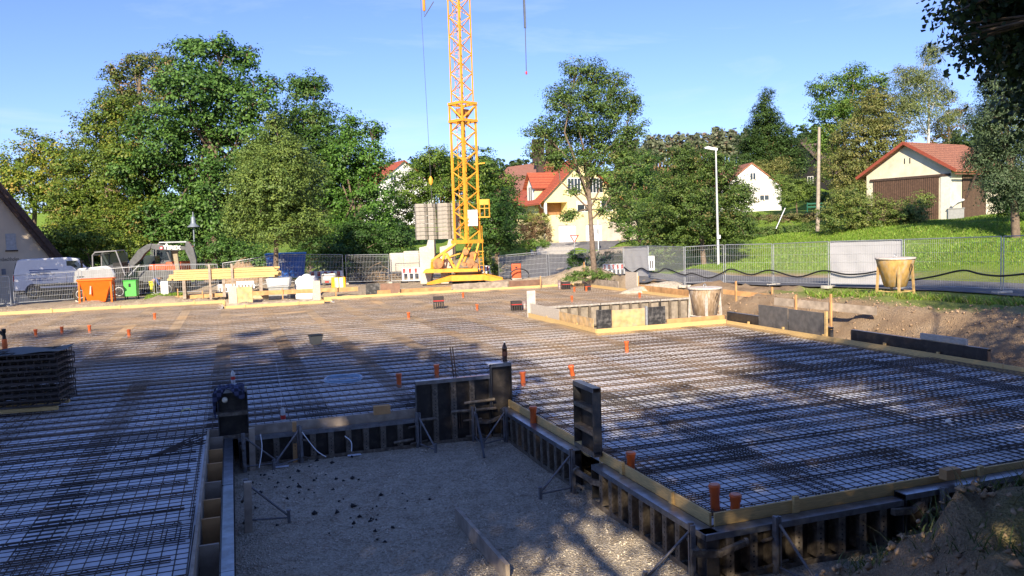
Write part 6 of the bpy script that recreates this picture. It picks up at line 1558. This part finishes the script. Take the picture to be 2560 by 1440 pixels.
for i in range(12):
    u_ = i / 11; row = []
    for k in range(20):
        v_ = k / 19
        x = -.46 + v_ * .56; y = 14.40 + u_ * .50
        ex = max(0, -.30 - x) ; z = .785 + .02 * math.sin(9 * u_ + 4 * v_) + .015 * math.sin(17 * v_ + 6 * u_)
        ey = max(0, 14.50 - y)
        if x < -.34: z -= (-.34 - x) * 3.4 + .02; x = -.385 - .05 * math.sin(7 * u_)
        if ey > 0: z -= ey * 1.9 * (.7 + .5 * math.sin(9 * v_)); y = 14.485 - .02 * math.sin(11 * v_)
        row.append((x, y, z))
    rows.append(row)
shirt = MB().sheet(rows).build('plaid_shirt', sh); so_ = shirt.modifiers.new('solid', 'SOLIDIFY'); so_.thickness = .012
ss = shirt.modifiers.new('sub', 'SUBSURF'); ss.levels = 1; ss.render_levels = 1
tag(shirt, 'dark blue plaid shirt draped over the corner column of the pit', 'shirt')
p = YP(562, 1000, 14.43)
tag(MB(p).lathe([(.02, -.05), (.045, -.03), (.045, .03), (.02, .05)], p, 12, axis='y').build('tube_end', mat('pale_tube', (.6, .52, .38)), None, p), 'pale round tube end showing under the plaid shirt', 'tube')
# stack of spacer baskets at the left
p = G(60, 1032, Z_MESH + .03)
o = thing('basket_stack', 'tall dark stack of wire spacer baskets on yellow bearers at the left edge', 'basket stack', (p[0], p[1], Z_MESH + .03), -YAW + R(13))
r_ = np.random.default_rng(21)
for k in range(9):
    m = MB(); z = .14 + k * .118; j = r_.uniform(-.03, .03, 2)
    x0, x1, y0, y1 = -1.5 + j[0], .68 + j[0], -.1 + j[1], 1.0 + j[1]
    for zz in (z, z + .1):
        for y in (y0, y0 + .37, y0 + .73, y1): m.beam((x0, y, zz), (x1, y, zz), .022, .03)
        for x in np.linspace(x0, x1, 9): m.beam((x, y0, zz + .005), (x, y1, zz + .005), .016, .022)
    for x in np.linspace(x0 + .05, x1, 16): m.beam((x, y0 - .003, z - .02), (x, y0 - .003, z + .1), .014, .014, up=(0, 1, 0)); m.beam((x1 + .003 if x > x0 + 2.1 else x, y1, z), (x, y1, z + .1), .014, .014, up=(0, 1, 0))
    for y in np.linspace(y0, y1, 8): m.beam((x1 + .004, y, z - .02), (x1 + .004, y, z + .1), .014, .014, up=(0, 1, 0))
    m.build('basket', mat('dark_brown_basket', (.045, .034, .028), rough=.7, var=.4), o)
for y in (.05, .8): MB().box((-1.5, y, 0), (.6, y + .09, .075)).build('bearer', WOOD_Y, o)
MB().sheet([[(x, y, 1.2 + .025 * math.sin(5 * x + 3 * y) + (.06 * max(0, x - .3))) for x in np.linspace(-1.5, .74, 14)] for y in np.linspace(-.14, 1.04, 8)]).build('cover_sheet', mat('dark_sheet', (.02, .018, .017), rough=.5), o)
p = P(14, 890, 17.6)
o = thing('orange_tool', 'orange and black hand tool standing on the basket stack', 'tool', p)
MB().lathe([(.05, 0), (.055, .25), (.05, .38)], n=14).build('body', ORANGE, o); MB().lathe([(.04, .38), (.03, .5), (.045, .52), (.045, .6)], n=12).build('head', BLACK, o); MB().beam((0, 0, .45), (-.12, .02, .58), .05, .05).build('handle', BLACK, o)
# small scraps
for i, (px, py, l) in enumerate(((704, 1168, 'white paper sheet on the gravel, left one'), (886, 1139, 'white paper sheet on the gravel, right one'))):
    p = G(px, py, -.64); tag(MB().box((-.12, -.05, 0), (.12, .05, .006)).build('paper_sheet', mat('paper', (.75, .77, .82)), None, (p[0], p[1], -.63)), l, 'paper')
for i, (pp, l) in enumerate((((( 755, 1080), (790, 1125), (815, 1142)), 'white cable dropping from the back edge at the left'), (((862, 1090), (878, 1105), (879, 1128)), 'white cable hooking down from the back edge in the middle'), (((651, 1085), (655, 1120), (648, 1170)), 'white cable at the thin strut bracket'))):
    c_ = [YP(x, y, 14.35 - .15 * k) for k, (x, y) in enumerate(pp)]
    tag(MB(c_[0]).tube(smooth_path(c_, 6), .008, 6).build('white_cable', WHITE, None, c_[0]), l, 'cable')
a, b, c_ = G(690, 905, .0), G(700, 960, .0), G(706, 1040, .02)
tag(MB(a).tube([a, b, c_], .003, 5).build('measuring_string', WHITE, None, a), 'thin white string running over the mesh to the pit edge', 'string')
p = G(2355, 849, -.58); p = P(2355, 850, 21.5)
tag(MB().lathe([(.30, 0), (.34, .02), (.34, .05), (.02, .07)], n=28).build('round_lid', mat('pale_lid', (.62, .56, .52), rough=.6, var=.1), None, (p[0], p[1], p[2])), 'pale round lid lying behind the dark channel panel at the right', 'lid')
p = P(1930, 790, 27.5)
m = MB(); rows = []
for i in range(7):
    rows.append([(.45 * math.cos(a) * math.sin(i / 6 * math.pi / 2) * (1 + .1 * math.sin(3 * a)), .3 * math.sin(a) * math.sin(i / 6 * math.pi / 2), .3 * math.cos(i / 6 * math.pi / 2) + .02 * math.sin(5 * a + i)) for a in np.linspace(0, 2 * math.pi, 20)])
tag(m.sheet(rows).build('white_sack', mat('white_sack', (.8, .8, .8)), None, (p[0], p[1], p[2] - .1)), 'crumpled white plastic sack beside the tall grey film boards', 'sack')
for i, (px, py, l) in enumerate(((2370, 1058, 'small white crumpled paper lying on the mesh at the right'),)):
    p = G(px, py, Z_MESH + .03); tag(MB().lathe([(.02, 0), (.05, .02), (.045, .05), (.015, .07)], n=7).build('crumpled_paper', WHITE, None, p), l, 'paper')
a, b = G(462, 1020, 0), G(478, 1012, .0)
o = thing('pliers', 'yellow handled pliers lying on the mesh left of the pit', 'pliers', G(468, 1022, Z_MESH + .03))
for s in (-1, 1): MB().tube([(0, 0, .01), (.05 * s, -.12, .015), (.09 * s, -.26, .01)], .012, 6).build('handle', mat('yellow_grip', (.55, .5, .2)), o)
# ------------------------------------------------------------------ worker by the excavator
p = P(383, 737, 51); p[2] = tz(p[0], p[1])
wk = thing('person', 'person in yellow trousers and blue jacket bending down behind the fence', 'person', p, -YAW)
def skin(name, verts, edges, rad, m, par, lv=1):
    me = bpy.data.meshes.new(name); me.from_pydata(verts, edges, []); o = bpy.data.objects.new(name, me); COL.objects.link(o); o.parent = par
    s = o.modifiers.new('skin', 'SKIN'); 
    for i, v in enumerate(me.skin_vertices[0].data): v.radius = (rad[i], rad[i])
    me.skin_vertices[0].data[0].use_root = True
    u = o.modifiers.new('sub', 'SUBSURF'); u.levels = lv; u.render_levels = lv + 1
    dg = bpy.context.evaluated_depsgraph_get(); mm_ = bpy.data.meshes.new_from_object(o.evaluated_get(dg)); bpy.data.objects.remove(o)
    mm_.materials.clear(); mm_.materials.append(m); mm_.polygons.foreach_set('use_smooth', [True] * len(mm_.polygons))
    q = bpy.data.objects.new(name, mm_); COL.objects.link(q); q.parent = par
    return q
SKINM = mat('skin', (.50, .28, .19), rough=.6, var=.05)
# pelvis, spine, neck, head, arms, hands, legs
V_ = [(0, 0, .92), (.10, .12, 1.08), (.26, .22, 1.18), (.36, .26, 1.16), (.44, .28, 1.10), (.24, .05, 1.14), (.34, -.02, .92), (.46, .0, .70), (.50, .02, .62), (.22, .38, 1.12), (.32, .42, .92), (.46, .40, .72), (.50, .40, .64),
      (-.02, -.10, .88), (-.02, -.12, .48), (-.06, -.13, .09), (.08, -.14, .04), (-.02, .10, .88), (.02, .12, .48), (-.02, .13, .09), (.12, .13, .04)]
E_ = [(0, 1), (1, 2), (2, 3), (3, 4), (2, 5), (5, 6), (6, 7), (7, 8), (2, 9), (9, 10), (10, 11), (11, 12), (0, 13), (13, 14), (14, 15), (15, 16), (0, 17), (17, 18), (18, 19), (19, 20)]
R_ = [.13, .14, .12, .05, .085, .06, .045, .035, .03, .06, .045, .035, .03, .085, .06, .045, .04, .085, .06, .045, .04]
skin('body', V_, E_, R_, SKINM, wk)
skin('trousers', [V_[i] for i in (0, 13, 14, 15, 17, 18, 19)], [(0, 1), (1, 2), (2, 3), (0, 4), (4, 5), (5, 6)], [.15, .115, .09, .075, .115, .09, .075], mat('hi_vis_yellow', (.72, .68, .02), rough=.7), wk)
skin('jacket', [V_[i] for i in (0, 1, 2, 5, 6, 7, 9, 10, 11)], [(0, 1), (1, 2), (2, 3), (3, 4), (4, 5), (2, 6), (6, 7), (7, 8)], [.145, .16, .14, .075, .06, .05, .075, .06, .05], mat('blue_jacket', (.05, .09, .25), rough=.8), wk)
MB().lathe([(.02, .1), (.085, .07), (.1, .0), (.1, -.01)], (.45, .28, 1.12), 14).build('hair', mat('brown_hair', (.08, .05, .03)), wk)
for s in (-.13, .13): MB().box((-.1, s - .05, .0), (.16, s + .05, .09)).build('shoe', BLACK, wk, bevel=.03)
for s, i in ((0, 8), (1, 12)):
    for k in range(5):
        b0_ = np.array(V_[i]) + (0, (k - 2) * .016, -.02); MB().tube([b0_, b0_ + (.02, 0, -.045), b0_ + (.015, 0, -.08 + .01 * abs(k - 2))], [.009, .008, .006], 6).build('finger', SKINM, wk)
# ------------------------------------------------------------------ ground cover
rng = np.random.default_rng(31)
def blades(name, label, n, sampler, h0, h1, cols, w=.012, lean=.5):
    xy = sampler(n); n = len(xy)
    z = np.concatenate([T(xy[i:i + 4000, 0], xy[i:i + 4000, 1]) for i in range(0, n, 4000)])
    h = rng.uniform(h0, h1, n); a = rng.uniform(0, 2 * math.pi, n); l = rng.normal(size=(n, 2)) * lean * h[:, None]
    b = np.stack([xy[:, 0], xy[:, 1], z - .02], -1); s = np.stack([np.cos(a), np.sin(a), 0 * a], -1) * (w * (.6 + .8 * rng.random(n)))[:, None]
    m_ = b + np.stack([l[:, 0] * .4, l[:, 1] * .4, h * .6], -1); t = b + np.stack([l[:, 0], l[:, 1], h], -1)
    V = np.stack([b - s, b + s, m_ + s * .7, m_ - s * .7, t], 1).reshape(-1, 3)
    k = np.arange(n)[:, None] * 5
    F1 = np.concatenate([k + np.array([0, 1, 2, 3])], 1)
    # tip as a degenerate-free second quad split into a triangle via separate vertices
    V2 = np.stack([m_ - s * .7, m_ + s * .7, t + s * .05, t - s * .05], 1).reshape(-1, 3)
    F2 = np.arange(4 * n).reshape(n, 4) + 5 * n
    c = np.array([q[:3] for q in cols])[rng.integers(0, len(cols), n)] * (.7 + .6 * rng.random((n, 1))); c = np.concatenate([c, np.ones((n, 1))], 1)
    o = numpy_mesh(name, np.concatenate([V, V2]), np.concatenate([F1, F2]), LEAF, cols={'leaf': np.concatenate([np.repeat(c, 5, 0), np.repeat(c, 4, 0)])})
    return tag(o, label, 'grass', kind='stuff')
def in_poly(n, poly, margin=0.0):
    lo, hi = poly.min(0), poly.max(0); out = []
    while sum(map(len, out)) < n:
        q = rng.uniform(lo, hi, (n, 2)); out.append(q[poly_dist(q[:, 0], q[:, 1], poly) < -margin])
    return np.concatenate(out)[:n]
lawn_near = np.array([tuple(P(px, py, d)[:2]) for px, py, d in [(1640, 683, 51), (1796, 684, 47), (1950, 687, 44.5), (2100, 689, 41.5), (2300, 691, 38), (2700, 699, 32.5), (2800, 600, 45), (2500, 560, 55), (2200, 580, 60), (1900, 605, 62)]])
GC = [(.16, .29, .03), (.21, .34, .045), (.13, .24, .025), (.25, .31, .06)]
blades('lawn_grass', 'short green lawn grass on the slope beyond the road', 60000, lambda n: in_poly(n, lawn_near, .2), .05, .16, GC, w=.02)
bankp = np.array([P(2010, 742, 31)[:2], P(2120, 738, 30)[:2], P(2330, 742, 27)[:2], P(2560, 745, 24.5)[:2], P(2700, 770, 21)[:2], P(2560, 765, 23)[:2], P(2330, 757, 26.5)[:2], P(2060, 752, 29)[:2]])
blades('bank_grass', 'tufts of grass along the top of the earth bank at the right', 3500, lambda n: in_poly(n, bankp), .05, .3, GC + [(.3, .27, .1)], w=.014, lean=.6)
def mound_pts(n):
    q = in_poly(n, md)
    return q[rng.random(len(q)) < np.where((q[:, 0] > 5.6) & (wob(q[:, 0] * .8, q[:, 1] * .8) > -.5), 1, .12)]
md = np.array([(4.4, 5.0), (5.6, 6.5), (7.5, 6.6), (12, 6.4), (12, 3.5), (6, 3.2)])
blades('mound_grass', 'dark grass and weeds on the soil heap in the lower right corner', 9000, lambda n: mound_pts(n), .03, .20, [(.06, .10, .025), (.09, .13, .035), (.16, .14, .06)], w=.006, lean=.7)
lp = np.array([P(360, 752, 44.2)[:2], P(470, 746, 44.6)[:2], P(460, 740, 46.5)[:2], P(370, 745, 46.5)[:2]])
blades('verge_grass', 'patch of grass by the green cabinet', 1500, lambda n: in_poly(n, lp), .06, .22, GC, w=.015)
# stones in the pit
def rocks(name, label, n, sampler, s0, s1, m, cat='stones', zoff=0.0):
    xy = sampler(n); n = len(xy); z = T(xy[:, 0], xy[:, 1]) + zoff
    base = np.array([(1, 0, 0), (-.5, .87, 0), (-.5, -.87, 0), (.2, .1, .8), (0, 0, -.6)])
    fc = np.array([(0, 1, 3), (1, 2, 3), (2, 0, 3), (1, 0, 4), (2, 1, 4), (0, 2, 4)])
    s = s0 + (s1 - s0) * rng.random(n) ** 3; a = rng.uniform(0, 6.28, n); ca, sa = np.cos(a), np.sin(a)
    j = base[None] * (.7 + .6 * rng.random((n, 5, 1))) * s[:, None, None]
    V = np.stack([j[..., 0] * ca[:, None] - j[..., 1] * sa[:, None], j[..., 0] * sa[:, None] + j[..., 1] * ca[:, None], j[..., 2]], -1) + np.stack([xy[:, 0], xy[:, 1], z], -1)[:, None]
    F_ = (np.arange(n)[:, None, None] * 5 + fc[None]).reshape(-1, 3)
    return tag(numpy_mesh(name, V.reshape(-1, 3), F_, m), label, cat, kind='stuff')
pitp = np.array([(-.1, 6.2), (4.7, 6.2), (4.7, 14.5), (-.1, 14.5)])
rocks('gravel_stones', 'pale crushed stones covering the floor of the pit', 16000, lambda n: in_poly(n, pitp), .005, .024, mat('crushed_stone', (.58, .51, .40), rough=.9, var=.5, scale=3))
def lumps(n):
    c_ = np.array([G(700, 1195, -.65)[:2], G(660, 1230, -.65)[:2], G(820, 1230, -.65)[:2], G(950, 1290, -.65)[:2], G(760, 1160, -.65)[:2]])
    q = c_[rng.integers(0, 5, n)] + rng.normal(size=(n, 2)) * .45
    return q[poly_dist(q[:, 0], q[:, 1], pitp) < -.05]
rocks('dark_lumps', 'black lumps scattered on the gravel at the left of the pit', 90, lumps, .02, .06, BLACK, 'lumps', .01)
rocks('bank_clods', 'brown clods on the earth bank at the right', 3500, lambda n: np.stack([rng.uniform(16.5, 20.5, n), rng.uniform(9, 29, n)], -1), .01, .065, mat('clod', (.36, .25, .155), rough=1, var=.35, scale=4), 'clods')
rocks('heap_clods', 'earth clods on the soil heap in the lower right corner', 1500, lambda n: np.stack([rng.uniform(4.4, 8, n), rng.uniform(4.2, 6.9, n)], -1), .008, .07, mat('clod', (.30, .20, .12)), 'clods')
